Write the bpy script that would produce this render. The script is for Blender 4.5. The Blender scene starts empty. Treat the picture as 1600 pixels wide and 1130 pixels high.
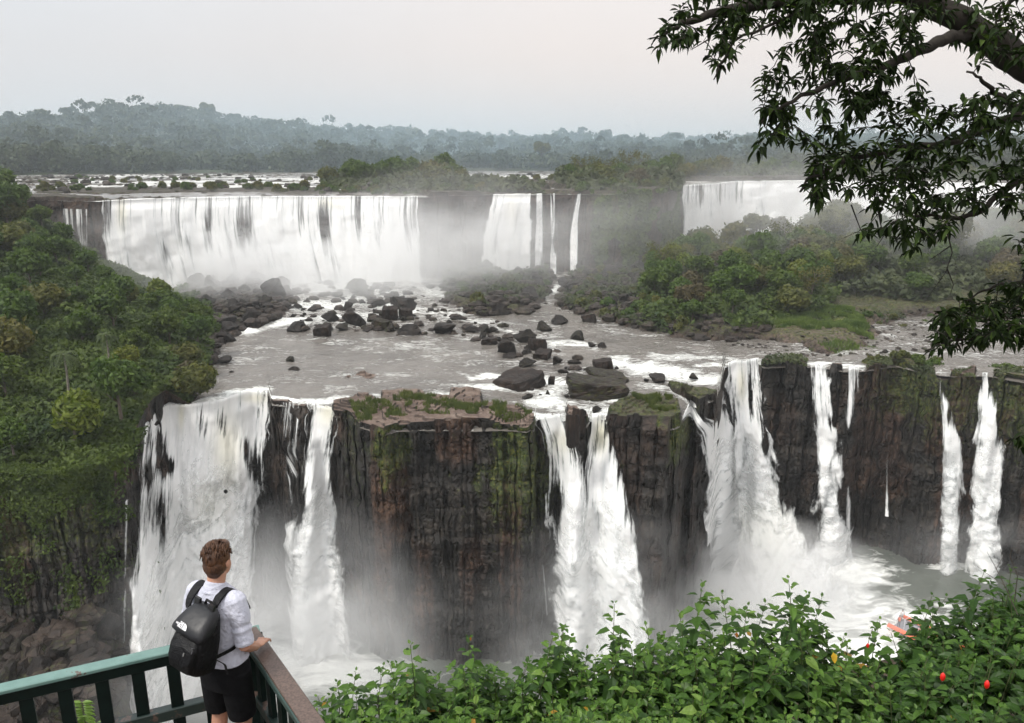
HAZE = 0.00024
MIST = True
import bpy, math, random
import numpy as np
from mathutils import Vector, Matrix

SC = bpy.context.scene
COL = SC.collection
R = math.radians
F = 1256.0                      # focal length in photo pixels (1600 wide)
P = R(14.85)                    # camera pitch below the horizon
CP, SP = math.cos(P), math.sin(P)
rng = np.random.default_rng(7)
random.seed(7)

# ------------------------------------------------------------- projection helpers (camera at the origin)
def ray(px, py):
    px = np.asarray(px, float); py = np.asarray(py, float)
    x = (px-800)/F; v = (565-py)/F
    return np.stack([x, CP+v*SP, -SP+v*CP], -1)
def onz(px, py, z):
    d = ray(px, py); return d*(np.asarray(z)/d[..., 2])[..., None]
def depth(px, py, dep):
    return ray(px, py)*np.asarray(dep)[..., None]
def proj(p):
    p = np.asarray(p, float)
    dep = p[..., 1]*CP-p[..., 2]*SP
    up = p[..., 1]*SP+p[..., 2]*CP
    return 800+F*p[..., 0]/dep, 565-F*up/dep
def polar(p):
    return np.arctan2(p[..., 0], p[..., 1]), np.hypot(p[..., 0], p[..., 1])
def px_to_az(px, z, rfun, it=5):
    """azimuth whose cliff point (r=rfun(a), z) projects to column px"""
    px = np.asarray(px, float)
    a = np.arctan((px-800)/F)
    for _ in range(it):
        r = rfun(a); y = r*np.cos(a)
        dep = y*CP-z*SP
        x = (px-800)/F*dep
        a = np.arctan2(x, y)
    return a

# ------------------------------------------------------------- numpy noise
_perm = np.random.default_rng(11).integers(0, 2**31-1, 4096)
def _h(ix, iy, iz):
    n = (ix*73856093) ^ (iy*19349663) ^ (iz*83492791)
    return _perm[n & 4095]/2147483647.0*2-1
def vnoise(p):
    p = np.asarray(p, float); i = np.floor(p).astype(np.int64); f = p-i
    f = f*f*f*(f*(f*6-15)+10)
    ix, iy, iz = i[..., 0], i[..., 1], i[..., 2]; fx, fy, fz = f[..., 0], f[..., 1], f[..., 2]
    def l(a, b, t): return a+(b-a)*t
    return l(l(l(_h(ix, iy, iz), _h(ix+1, iy, iz), fx), l(_h(ix, iy+1, iz), _h(ix+1, iy+1, iz), fx), fy),
             l(l(_h(ix, iy, iz+1), _h(ix+1, iy, iz+1), fx), l(_h(ix, iy+1, iz+1), _h(ix+1, iy+1, iz+1), fx), fy), fz)
def fbm(p, octv=4, gain=.5, lac=2.03):
    s = 0; a = 1; t = 0; q = np.asarray(p, float)
    for k in range(octv):
        s = s+a*vnoise(q+17.3*k); t += a; a *= gain; q = q*lac
    return s/t
def sstep(a, b, x):
    t = np.clip((x-a)/(b-a), 0, 1); return t*t*(3-2*t)
def h1(n, k=0):
    return _perm[(np.asarray(n, np.int64)*7919+k*104729) & 4095]/2147483647.0

# ------------------------------------------------------------- mesh helpers
def new_mesh(name, V, faces, mat=None, parent=None, smooth=False, attrs=None, uv=None, colname=None):
    """V (n,3); faces (m,k) int array or list of such arrays"""
    V = np.ascontiguousarray(V, dtype=np.float32).reshape(-1, 3)
    if not isinstance(faces, (list, tuple)): faces = [faces]
    faces = [np.asarray(f, np.int32) for f in faces if len(f)]
    me = bpy.data.meshes.new(name)
    me.vertices.add(len(V)); me.vertices.foreach_set('co', V.ravel())
    tot = sum(f.size for f in faces); npoly = sum(len(f) for f in faces)
    me.loops.add(tot); me.polygons.add(npoly)
    me.loops.foreach_set('vertex_index', np.concatenate([f.ravel() for f in faces]))
    ks = np.concatenate([np.full(len(f), f.shape[1], np.int32) for f in faces])
    st = np.concatenate([[0], np.cumsum(ks)[:-1]]).astype(np.int32)
    me.polygons.foreach_set('loop_start', st)
    me.polygons.foreach_set('use_smooth', np.full(npoly, bool(smooth)))
    me.update(calc_edges=True)
    if uv is not None:
        lay = me.uv_layers.new(name='UVMap')
        li = np.concatenate([f.ravel() for f in faces])
        lay.data.foreach_set('uv', np.asarray(uv, np.float32)[li].ravel())
    for k, a in (attrs or {}).items():
        at = me.attributes.new(k, 'FLOAT', 'POINT'); at.data.foreach_set('value', np.asarray(a, np.float32).ravel())
    me.validate()
    ob = bpy.data.objects.new(name, me); COL.objects.link(ob)
    if mat is not None: me.materials.append(mat)
    if parent is not None: ob.parent = parent
    return ob
def grid_faces(n, m, off=0, flip=False):
    i = np.arange(n-1)[:, None]; j = np.arange(m-1)[None, :]
    a = i*m+j; q = np.stack([a, a+m, a+m+1, a+1], -1).reshape(-1, 4)+off
    return q[:, ::-1] if flip else q
class MB:
    """collects pieces that become ONE mesh object"""
    def __init__(s): s.V = []; s.Q = []; s.T = []; s.n = 0
    def add(s, V, Q=None, T=None):
        V = np.asarray(V, float).reshape(-1, 3)
        if Q is not None and len(Q): s.Q.append(np.asarray(Q, int).reshape(-1, 4)+s.n)
        if T is not None and len(T): s.T.append(np.asarray(T, int).reshape(-1, 3)+s.n)
        s.V.append(V); s.n += len(V)
    def box(s, c, sz, M=None, bev=0):
        x, y, z = np.asarray(sz)/2
        v = np.array([[a*x, b*y, d*z] for a in (-1, 1) for b in (-1, 1) for d in (-1, 1)])
        if M is not None: v = v@np.asarray(M).T
        s.add(v+np.asarray(c), [[0, 1, 3, 2], [4, 6, 7, 5], [0, 4, 5, 1], [2, 3, 7, 6], [0, 2, 6, 4], [1, 5, 7, 3]])
    def tube(s, pts, rad, k=8, cap=True, sq=None):
        pts = np.asarray(pts, float); n = len(pts); rad = np.broadcast_to(np.asarray(rad, float), (n,))
        t = np.gradient(pts, axis=0); t /= np.linalg.norm(t, axis=1)[:, None]+1e-9
        up = np.array([0, 0, 1.]) if abs(t[0][2]) < .9 else np.array([1., 0, 0])
        V = []
        u = np.cross(t[0], up); u /= np.linalg.norm(u)
        for i in range(n):
            u = u-t[i]*np.dot(u, t[i]); u /= np.linalg.norm(u)+1e-9; w = np.cross(t[i], u)
            a = np.arange(k)/k*2*math.pi
            sx, sy = (1, 1) if sq is None else sq
            V.append(pts[i]+rad[i]*(np.cos(a)[:, None]*u*sx+np.sin(a)[:, None]*w*sy))
        V = np.concatenate(V); i = np.arange(n-1)[:, None]; j = np.arange(k)[None, :]
        Q = np.stack([i*k+j, i*k+(j+1) % k, (i+1)*k+(j+1) % k, (i+1)*k+j], -1).reshape(-1, 4)
        T = []
        if cap:
            V = np.concatenate([V, pts[:1], pts[-1:]]); c0 = n*k; c1 = c0+1
            for q in range(k):
                T.append([c0, (q+1) % k, q]); T.append([c1, (n-1)*k+q, (n-1)*k+(q+1) % k])
        s.add(V, Q, T)
    def rings(s, R_, cap=True):
        """list of equal-length closed rings (n,k,3)"""
        R_ = np.asarray(R_, float); n, k, _ = R_.shape
        i = np.arange(n-1)[:, None]; j = np.arange(k)[None, :]
        Q = np.stack([i*k+j, i*k+(j+1) % k, (i+1)*k+(j+1) % k, (i+1)*k+j], -1).reshape(-1, 4)
        V = R_.reshape(-1, 3); T = []
        if cap:
            V = np.concatenate([V, R_[0].mean(0)[None], R_[-1].mean(0)[None]])
            for q in range(k):
                T.append([n*k, (q+1) % k, q]); T.append([n*k+1, (n-1)*k+q, (n-1)*k+(q+1) % k])
        s.add(V, Q, T)
    def build(s, name, mat=None, parent=None, smooth=False):
        V = np.concatenate(s.V); fs = []
        if s.Q: fs.append(np.concatenate(s.Q))
        if s.T: fs.append(np.concatenate(s.T))
        return new_mesh(name, V, fs, mat, parent, smooth)
def tag(o, label=None, cat=None, group=None, kind=None):
    if label: o['label'] = label
    if cat: o['category'] = cat
    if group: o['group'] = group
    if kind: o['kind'] = kind
    return o
def struct(o): o['kind'] = 'structure'; return o
def empty(name, loc=(0, 0, 0), rz=0):
    o = bpy.data.objects.new(name, None); COL.objects.link(o); o.location = loc; o.rotation_euler = (0, 0, rz)
    o.empty_display_size = .2; return o
def copy_tree(o, loc, rz=0, sc=(1, 1, 1), label=None, group=None, tilt=(0, 0)):
    r = o.copy(); COL.objects.link(r); r.location = loc; r.rotation_euler = (tilt[0], tilt[1], rz); r.scale = sc
    if label: r['label'] = label
    if group: r['group'] = group
    for ch in o.children:
        c = ch.copy(); COL.objects.link(c); c.parent = r
        for g in ch.children:
            d = g.copy(); COL.objects.link(d); d.parent = c
    return r
def in_poly(pts, poly):
    """pts (n,2), poly (k,2) -> signed distance (positive inside)"""
    poly = np.asarray(poly, float); x, y = pts[:, 0], pts[:, 1]
    inside = np.zeros(len(pts), bool); dist = np.full(len(pts), 1e9)
    for k in range(len(poly)):
        a, b = poly[k], poly[(k+1) % len(poly)]
        c = ((a[1] > y) != (b[1] > y)) & (x < (b[0]-a[0])*(y-a[1])/(b[1]-a[1]+1e-12)+a[0])
        inside ^= c
        e = b-a; t = np.clip(((x-a[0])*e[0]+(y-a[1])*e[1])/(e@e+1e-12), 0, 1)
        dist = np.minimum(dist, np.hypot(x-a[0]-t*e[0], y-a[1]-t*e[1]))
    return np.where(inside, dist, -dist)
def plan(poly, z):
    q = np.asarray(poly, float); return onz(q[:, 0], q[:, 1], z)[:, :2]

# ------------------------------------------------------------- materials
def mat(name):
    m = bpy.data.materials.new(name); m.use_nodes = True; nt = m.node_tree
    b = nt.nodes['Principled BSDF']
    return m, nt, b
def N(nt, t, **kw):
    n = nt.nodes.new(t)
    for k, v in kw.items():
        if hasattr(n, k): setattr(n, k, v)
    return n
def L(nt, a, b): nt.links.new(a, b)
def coords(nt, scale=(1, 1, 1), kind='Object', rot=(0, 0, 0)):
    tc = N(nt, 'ShaderNodeTexCoord'); mp = N(nt, 'ShaderNodeMapping'); mp.inputs['Scale'].default_value = scale
    mp.inputs['Rotation'].default_value = rot
    L(nt, tc.outputs[kind], mp.inputs['Vector']); return mp.outputs['Vector']
def noise_n(nt, vec, scale, detail=4, rough=.55, dist=0):
    n = N(nt, 'ShaderNodeTexNoise'); n.inputs['Scale'].default_value = scale; n.inputs['Detail'].default_value = detail
    n.inputs['Roughness'].default_value = rough; n.inputs['Distortion'].default_value = dist
    if vec is not None: L(nt, vec, n.inputs['Vector'])
    return n.outputs['Fac']
def ramp(nt, fac, stops, interp='LINEAR'):
    r = N(nt, 'ShaderNodeValToRGB'); cr = r.color_ramp; cr.interpolation = interp
    while len(cr.elements) < len(stops): cr.elements.new(.5)
    for e, (p, c) in zip(cr.elements, stops):
        e.position = p; e.color = (c, c, c, 1) if isinstance(c, (int, float)) else (*c, 1)
    L(nt, fac, r.inputs['Fac']); return r.outputs['Color']
def mixc(nt, fac, a, b, mode='MIX'):
    m = N(nt, 'ShaderNodeMix', data_type='RGBA', blend_type=mode)
    for s, v in ((m.inputs['Factor'], fac), (m.inputs['A'], a), (m.inputs['B'], b)):
        if hasattr(v, 'type') and hasattr(v, 'node'): L(nt, v, s)
        elif isinstance(v, (tuple, list)): s.default_value = (*v, 1)[:4]
        else: s.default_value = v
    # RGBA sockets share names; be explicit
    return m.outputs['Result'] if False else m.outputs[2]
def mixsock(nt, fac, a, b, mode='MIX'):
    m = N(nt, 'ShaderNodeMix', data_type='RGBA', blend_type=mode)
    for idx, v in ((0, fac), (6, a), (7, b)):
        s = m.inputs[idx]
        if isinstance(v, bpy.types.NodeSocket): L(nt, v, s)
        elif isinstance(v, (tuple, list)): s.default_value = (v[0], v[1], v[2], 1)
        else: s.default_value = v
    return m.outputs[2]
def math_n(nt, op, a, b=None, clamp=False):
    m = N(nt, 'ShaderNodeMath', operation=op); m.use_clamp = clamp
    for i, v in enumerate((a, b)):
        if v is None: continue
        if isinstance(v, bpy.types.NodeSocket): L(nt, v, m.inputs[i])
        else: m.inputs[i].default_value = v
    return m.outputs[0]
def attr_n(nt, name):
    a = N(nt, 'ShaderNodeAttribute'); a.attribute_name = name; return a.outputs['Fac']
def bump(nt, h, strength=.5, dist=.1, normal=None):
    b = N(nt, 'ShaderNodeBump'); b.inputs['Strength'].default_value = strength; b.inputs['Distance'].default_value = dist
    L(nt, h, b.inputs['Height'])
    if normal is not None: L(nt, normal, b.inputs['Normal'])
    return b.outputs['Normal']

def m_foliage(name, dark, light, transl=.25, scale=.6, rough=.6, hue=.5, spec=.25, brown=None):
    m, nt, b = mat(name)
    oi = N(nt, 'ShaderNodeObjectInfo')
    v = coords(nt, (1, 1, 1), 'Object')
    n = noise_n(nt, v, scale, 3)
    n2 = noise_n(nt, v, scale*7, 2)
    f = math_n(nt, 'ADD', math_n(nt, 'MULTIPLY', n, .65), math_n(nt, 'MULTIPLY', n2, .35))
    c = ramp(nt, f, [(.36, dark), (.64, light)])
    if hue:
        rv = ramp(nt, oi.outputs['Random'], [(0, (.75, .9, .8)), (.3, (1.0, 1.0, .95)), (.55, (.95, 1.12, .8)), (.8, (1.25, 1.1, .75)), (1, (1.15, .92, .78))])
        c = mixsock(nt, hue, c, mixsock(nt, 1.0, c, rv, 'MULTIPLY'))
    L(nt, c, b.inputs['Base Color']); b.inputs['Roughness'].default_value = rough
    b.inputs['Specular IOR Level'].default_value = spec
    if transl:
        t = N(nt, 'ShaderNodeBsdfTranslucent'); L(nt, mixsock(nt, 1.0, c, (1.1, 1.3, .6), 'MULTIPLY'), t.inputs['Color'])
        ms = N(nt, 'ShaderNodeMixShader'); ms.inputs[0].default_value = transl
        L(nt, b.outputs[0], ms.inputs[1]); L(nt, t.outputs[0], ms.inputs[2])
        L(nt, ms.outputs[0], nt.nodes['Material Output'].inputs['Surface'])
    return m
def m_plain(name, col, rough=.6, spec=.3, var=.15, scale=8, bumpk=0, metal=0):
    m, nt, b = mat(name)
    v = coords(nt); n = noise_n(nt, v, scale, 4)
    lo = tuple(c*(1-var) for c in col); hi = tuple(min(1, c*(1+var)) for c in col)
    L(nt, ramp(nt, n, [(.3, lo), (.7, hi)]), b.inputs['Base Color'])
    b.inputs['Roughness'].default_value = rough; b.inputs['Specular IOR Level'].default_value = spec
    b.inputs['Metallic'].default_value = metal
    if bumpk: L(nt, bump(nt, n, bumpk, .02), b.inputs['Normal'])
    return m
# ============================================================= camera, sky, sun, haze
cam = bpy.data.cameras.new('camera'); co = bpy.data.objects.new('camera', cam); COL.objects.link(co)
cam.sensor_width = 36; cam.lens = F/1600*36; cam.clip_end = 9000; cam.clip_start = .1
co.location = (0, 0, 0); co.rotation_euler = (math.pi/2-P, 0, 0); SC.camera = co
SC.view_settings.view_transform = 'Standard'; SC.view_settings.look = 'None'
SC.view_settings.exposure = EXPOSURE = 0.0; SC.view_settings.gamma = 1
SUN_EL, SUN_ROT = R(52), R(-120)      # high soft sun behind the overcast
w = bpy.data.worlds.new('World'); SC.world = w; w.use_nodes = True; nt = w.node_tree
bg = nt.nodes['Background']; sky = N(nt, 'ShaderNodeTexSky'); sky.sky_type = 'NISHITA'; sky.sun_disc = False
sky.sun_elevation = SUN_EL; sky.sun_rotation = SUN_ROT; sky.air_density = 1.5; sky.dust_density = 4
tc = N(nt, 'ShaderNodeTexCoord'); sx = N(nt, 'ShaderNodeSeparateXYZ'); L(nt, tc.outputs['Generated'], sx.inputs[0])
# overcast deck: pale warm grey near the horizon, slightly bluer to the upper left
g = ramp(nt, sx.outputs['Z'], [(0.0, (.262, .246, .239)), (.10, (.274, .259, .253)), (.22, (.29, .283, .282)), (.6, (.40, .40, .40)), (1, (.52, .525, .53))])
gx = ramp(nt, math_n(nt, 'MULTIPLY_ADD', sx.outputs['X'], .5), [(.26, (.86, .92, .97)), (.52, (1.03, 1.01, 1.0))])
nt.nodes[-1]
for n_ in nt.nodes:
    if n_.bl_idname == 'ShaderNodeMath' and n_.operation == 'MULTIPLY_ADD': n_.inputs[2].default_value = .5
cl = noise_n(nt, tc.outputs['Generated'], 2.2, 3)
g = mixsock(nt, 1.0, g, gx, 'MULTIPLY')
g = mixsock(nt, 1.0, g, ramp(nt, cl, [(.3, .97), (.7, 1.03)]), 'MULTIPLY')
vm = N(nt, 'ShaderNodeVectorMath', operation='SCALE'); L(nt, g, vm.inputs[0]); vm.inputs['Scale'].default_value = 33.0
c = mixsock(nt, .93, sky.outputs['Color'], vm.outputs[0])
L(nt, c, bg.inputs['Color']); bg.inputs['Strength'].default_value = .1
sl = bpy.data.lights.new('sun', 'SUN'); so = bpy.data.objects.new('sun', sl); COL.objects.link(so)
sl.energy = 3.0; sl.angle = R(16); sl.color = (1, .95, .88)
d = Vector((math.sin(SUN_ROT)*math.cos(SUN_EL), math.cos(SUN_ROT)*math.cos(SUN_EL), math.sin(SUN_EL)))
so.rotation_euler = d.to_track_quat('Z', 'Y').to_euler()
C = SC.cycles
C.max_bounces = 6; C.diffuse_bounces = 3; C.glossy_bounces = 2; C.transmission_bounces = 2; C.volume_bounces = 3
C.transparent_max_bounces = 9; C.use_adaptive_sampling = True; C.adaptive_threshold = .045; C.time_limit = 1050
C.volume_step_rate = 2.0; C.volume_max_steps = 96; C.use_denoising = True; C.caustics_reflective = False; C.caustics_refractive = False
C.sample_clamp_indirect = 4
def haze_mat(name, dens, col, aniso=.3):
    m = bpy.data.materials.new(name); m.use_nodes = True; nt = m.node_tree
    nt.nodes.remove(nt.nodes['Principled BSDF']); v = N(nt, 'ShaderNodeVolumePrincipled')
    v.inputs['Color'].default_value = (*col, 1); v.inputs['Density'].default_value = dens; v.inputs['Anisotropy'].default_value = aniso
    L(nt, v.outputs[0], nt.nodes['Material Output'].inputs['Volume']); return m, nt, v
hz, _, _ = haze_mat('haze_air', HAZE, (.91, .95, .98), .35)
b_ = MB(); b_.box((0, 1800, -3), (6400, 4400, 136))
h = b_.build('haze', hz); tag(h, kind='stuff')
# ============================================================= levels
ZR, ZU, ZG = -33.0, -12.2, -62.0         # middle river, upper river, gorge pool
# ------------------------------------------------------------- lower rim (photo columns on the level z)
RIM = [(-260, 760), (-60, 742), (100, 735), (180, 716), (203, 697), (218, 684), (236, 655), (262, 634), (300, 634), (345, 627), (366, 619), (392, 612),
       (420, 614), (424, 630), (484, 634), (492, 636), (500, 636), (517, 640), (522, 648), (544, 651), (562, 664), (600, 677), (620, 671), (690, 668), (781, 670),
       (822, 673), (834, 668), (839, 654), (862, 652), (884, 650), (886, 664), (918, 666), (922, 652), (946, 650), (950, 662), (985, 665), (1046, 668), (1062, 664), (1070, 648), (1080, 628), (1092, 634),
       (1118, 622), (1126, 604), (1132, 572), (1150, 566), (1185, 563), (1192, 574), (1240, 570), (1266, 572), (1290, 574), (1319, 578), (1346, 578), (1400, 570), (1466, 582), (1475, 584),
       (1532, 586), (1545, 586), (1600, 596), (1700, 600), (1900, 606)]
_rp = np.array(RIM, float); _w = onz(_rp[:, 0], _rp[:, 1], ZR); _a, _r = polar(_w)
assert (np.diff(_a) > 0).all(), [RIM[i] for i in np.where(np.diff(_a) <= 0)[0]]
def rim_r(a): return np.interp(a, _a, _r)
_sa = np.linspace(_a[0], _a[-1], 700); _sr = np.convolve(np.pad(np.interp(_sa, _a, _r), 12, 'edge'), np.hanning(27)[1:-1]/np.hanning(27).sum(), 'valid')
def rim_rs(a): return np.interp(a, _sa, _sr[:700])
# ------------------------------------------------------------- upper rim
RIM2 = [(-400, 330), (-50, 325), (55, 313), (155, 315), (250, 311), (400, 308), (600, 308), (660, 308), (700, 306), (762, 305), (850, 304), (912, 304), (960, 304), (1030, 303), (1050, 300),
        (1062, 291), (1120, 288), (1150, 284), (1260, 283), (1500, 286), (1700, 290), (2100, 300)]
_rp2 = np.array(RIM2, float); _w2 = onz(_rp2[:, 0], _rp2[:, 1], ZU); _a2, _r2 = polar(_w2)
def rim2_r(a): return np.interp(a, _a2, _r2)
# ------------------------------------------------------------- middle ground height field
_hx = np.array([-400, -150, 0, 100, 200, 260, 300, 335, 360])
_hd = np.array([80, 84, 90, 100, 115, 130, 150, 175, 200, 240, 300])
_ht = np.array([[-41, -40, -40, -40, -39, -36, -36, -36, -36],
                [-39, -38, -38, -37.5, -37, -34, -34, -35, -36],
                [-36, -36, -35.5, -35, -34.5, -33, -34, -35, -36],
                [-31, -31, -31, -31, -31, -32.2, -34, -35, -36],
                [-26, -27, -27, -27.5, -28.5, -30.5, -32.5, -34, -36],
                [-24, -25, -25, -25.5, -27, -29, -31, -33.2, -35],
                [-20, -22, -22, -23, -26.5, -30, -32, -33.3, -35],
                [-15, -17, -17, -21, -28, -32, -33.4, -34, -35],
                [-9, -12, -13.5, -20, -29, -34, -35, -35, -35],
                [-4, -7, -10, -18, -30, -34, -35, -35, -35],
                [-2, -6, -10, -18, -30, -34, -35, -35, -35]], float)
def bil(px, D):
    i = np.clip(np.searchsorted(_hd, D)-1, 0, len(_hd)-2); j = np.clip(np.searchsorted(_hx, px)-1, 0, len(_hx)-2)
    u = np.clip((D-_hd[i])/(_hd[i+1]-_hd[i]), 0, 1); v = np.clip((px-_hx[j])/(_hx[j+1]-_hx[j]), 0, 1)
    return (_ht[i, j]*(1-u)*(1-v)+_ht[i+1, j]*u*(1-v)+_ht[i, j+1]*(1-u)*v+_ht[i+1, j+1]*u*v)
# raised ground in the middle river: polygon in photo columns on ZR, height above water, edge width (m), kind (0 bare rock, 1 mossy, 2 soil)
LAND = [
    ([(516, 652), (519, 637), (545, 630), (592, 630), (597, 612), (660, 612), (672, 626), (702, 628), (706, 612), (748, 612), (757, 640), (825, 648), (840, 664), (840, 700), (500, 700)], .85, .5, 0),
    ([(404, 640), (408, 629), (440, 626), (484, 630), (484, 660), (404, 660)], .35, .4, 0),
    ([(880, 690), (884, 642), (900, 640), (921, 655), (921, 690)], .9, .4, 0),
    ([(945, 720), (948, 652), (985, 640), (1000, 628), (1050, 632), (1060, 640), (1070, 665), (1070, 720)], 1.6, .6, 1),
    ([(1040, 602), (1070, 606), (1098, 612), (1122, 616), (1126, 640), (1084, 634), (1068, 622)], .9, .4, 1),
    ([(1187, 600), (1190, 566), (1260, 562), (1264, 600)], .45, .5, 0),
    ([(1296, 600), (1296, 574), (1318, 574), (1318, 600)], .4, .4, 0),
    ([(1350, 600), (1352, 572), (1400, 564), (1460, 574), (1462, 600)], .6, .8, 1),
    ([(1484, 600), (1484, 578), (1526, 580), (1526, 600)], .5, .4, 0),
    ([(1552, 620), (1552, 580), (1620, 584), (1900, 600), (1900, 640)], .6, .8, 1),
    ([(533, 590), (560, 582), (590, 580), (603, 588), (560, 594)], .25, .5, 0),
    ([(740, 492), (700, 470), (690, 440), (700, 415), (740, 400), (850, 400), (860, 440), (850, 470), (800, 492)], 1.2, 5, 1),
    ([(870, 478), (900, 455), (890, 420), (930, 400), (1300, 380), (1600, 400), (1700, 470), (1560, 500), (1440, 492), (1370, 505), (1350, 540), (1290, 550), (1240, 538), (1190, 530), (1080, 530), (1000, 514), (930, 494)], 1.3, 6, 1),
    ([(1010, 470), (1010, 440), (1100, 420), (1260, 420), (1290, 455), (1240, 500), (1100, 505)], 3.5, 10, 2),
    ([(1200, 510), (1240, 490), (1330, 495), (1366, 530), (1290, 522), (1210, 524)], .5, 2, 2),
    ([(240, 470), (310, 440), (440, 442), (470, 470), (440, 500), (380, 515), (345, 545), (300, 600), (250, 600)], .5, 3, 3),
]
LANDW = [(plan(p, ZR), h, e, k) for p, h, e, k in LAND]
def mid_height(x, y):
    pts = np.stack([x, y], -1)
    px, _ = proj(np.stack([x, y, np.full_like(x, ZR)], -1)); D = np.hypot(x, y)
    big = fbm(np.stack([x*.08, y*.08, 0*x], -1), 4); fine = fbm(np.stack([x*.45, y*.45, 0*x+3], -1), 4)
    z = ZR-.9+.5*big
    # right hand valley rises gently away and to the right
    far = sstep(170, 300, D)*sstep(1000, 1500, px)
    moss = np.zeros_like(x); tan = np.zeros_like(x)
    for poly, h, e, k in LANDW:
        s = in_poly(pts, poly)
        s = s+fine*min(e, 2.0)*.8
        f = sstep(-e*.5, e*.5, s)
        blocky = np.round((fbm(np.stack([x*.35, y*.35, 0*x+9], -1), 2)+.5)*4)/4-.5
        t = ZR+h+(.9*blocky if h < 2.4 else 2.5*big)*(1 if e < 2 else .9)
        z = np.maximum(z, (ZR-.9)*(1-f)+t*f)
        if k in (1, 2): moss = np.maximum(moss, f*(.7 if k == 1 else 1.))
        if k == 0: tan = np.maximum(tan, f)
    z = z+far*(7+3*big)*(z > ZR-.3)
    hl = bil(px, D)+1.6*big*sstep(95, 130, D)
    left = 1-sstep(325, 352, px)
    z = np.where(px < 360, np.maximum(z, hl*left+(ZR-2)*(1-left)), z)
    moss = np.maximum(moss, left*(hl > ZR+.3))
    tan = np.maximum(tan, .55*sstep(1150, 1230, px)*sstep(190, 160, D)); mid_height.tan = np.maximum(tan, .15)
    z = z+.12*fine
    return z, moss

# ------------------------------------------------------------- strip 1: cliff face + middle ground
px_cols = np.concatenate([np.arange(-240, -20, 6.), np.arange(-20, 1640, 2.), np.arange(1640, 1860, 8.)])
A1 = px_to_az(px_cols, ZR, rim_rs)
def col_blocks(s, z, width, seed, depthv, warp=.10):
    """columnar basalt: straight joints, each column broken into blocks that step in and out"""
    q = s/width+warp*vnoise(np.stack([s*.25+seed, z*.06, 0*s], -1))+.05*vnoise(np.stack([s*1.3+seed, z*.9, 0*s], -1))
    c = np.floor(q); f = q-c
    f = np.clip((f-(h1(c, seed+20)-.5)*.25), 0, 1)
    off = (h1(c, seed)-.5)*2
    bh = width*(.8+1.9*h1(c, seed+1)); sl = (h1(c, seed+5)-.5)*.5*f
    zz = z/bh+h1(c, seed+2)*10+.06*vnoise(np.stack([s*2.3, z*1.6, 0*s+seed], -1))+sl*.6; b = np.floor(zz); g = zz-b
    offb = (h1(c*31+b, seed+3)-.5)*2; tl = (h1(c*17+b, seed+4)-.5)*(f-.5)*.9+(h1(c*13+b, seed+6)-.4)*(g-.5)*.5
    edge = np.minimum(f, 1-f)*width; edgeh = np.minimum(g, 1-g)*bh
    groove = -np.exp(-(edge/.15)**2)*.8*(.2+h1(c, seed+7))-np.exp(-(edgeh/.12)**2)*.35*(h1(c*31+b, seed+9) > .3)
    return depthv*(off*.6+offb*.6+tl)+groove*min(1, depthv+.15)
def batter(px, t):
    return t*np.interp(px, [-200, 100, 180, 215, 330, 410, 480, 520, 830, 870, 950, 1000, 1100, 1150, 1200, 1400, 1600], [8, 8, 7, 8, 9, 5, 4, 2.6, 2.6, 3.2, 3.6, 4, 4, 4, 3.8, 3.2, 3])
nf = 170; tf = np.linspace(0, 1, nf)**.92
top_d = np.concatenate([np.arange(.2, 6, .22), np.arange(6, 30, .34), np.arange(30, 80, .6), np.arange(80, 420, 1.3)])
r0 = rim_r(A1); xr, yr = r0*np.sin(A1), r0*np.cos(A1)
s_arc = np.concatenate([[0], np.cumsum(np.hypot(np.diff(rim_rs(A1)*np.sin(A1)), np.diff(rim_rs(A1)*np.cos(A1))))])
zt, _ = mid_height((r0+.2)*np.sin(A1), (r0+.2)*np.cos(A1))
Sg, Tg = np.meshgrid(s_arc, tf, indexing='ij'); PXg = np.repeat(px_cols[:, None], nf, 1)
Zg = zt[:, None]+(ZG-1.5-zt[:, None])*Tg
dsp = col_blocks(Sg, Zg, 4.2, 1, 1.05)+col_blocks(Sg+40, Zg, 1.7, 5, .55)+col_blocks(Sg+90, Zg, .75, 13, .20)
dsp += .55*fbm(np.stack([Sg*.12, Zg*.12, 0*Sg], -1), 3)+.30*fbm(np.stack([Sg*.9, Zg*.9, 0*Sg+5], -1), 4)
# horizontal ledges of flow layers
for zc, wd, am in ((-36.4, .3, .5), (-40.5, .4, .8), (-47, .5, 1.0), (-55, .6, 1.1)):
    zc_ = zc+1.2*vnoise(np.stack([Sg*.06, 0*Sg+zc, 0*Sg], -1)); dsp += am*sstep(zc_+wd, zc_-wd, Zg)*(.4+.6*sstep(-.2, .3, vnoise(np.stack([Sg*.1, 0*Sg, 0*Sg+zc], -1))))
# rocky shelf shoulders beside the falls
def bump_px(c, wdt, z0, z1, am):
    return am*np.exp(-((PXg-c)/wdt)**2)*sstep(z0+1.5, z0-1, Zg)*sstep(z1-3, z1+2, Zg)
dsp += bump_px(445, 32, -42, -70, 2.6)+bump_px(1150, 10, -42, -62, 2.0)+bump_px(1040, 38, -45, -75, 2.0)+bump_px(850, 13, -34.5, -75, 2.6)
dsp += bump_px(478, 8, -40, -47, 1.6)
outw = batter(PXg, Tg)+dsp*sstep(0, .04, Tg)+.0
outw = outw+ (rim_r(A1)-rim_rs(A1))[:, None]*sstep(.0, .35, Tg)*.45
aj = .25*vnoise(np.stack([Sg*.7, Zg*.7, 0*Sg+11], -1))/100
rr = r0[:, None]-outw
Ag = A1[:, None]+aj*sstep(0, .04, Tg)
face = np.stack([rr*np.sin(Ag), rr*np.cos(Ag), Zg], -1)
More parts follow.
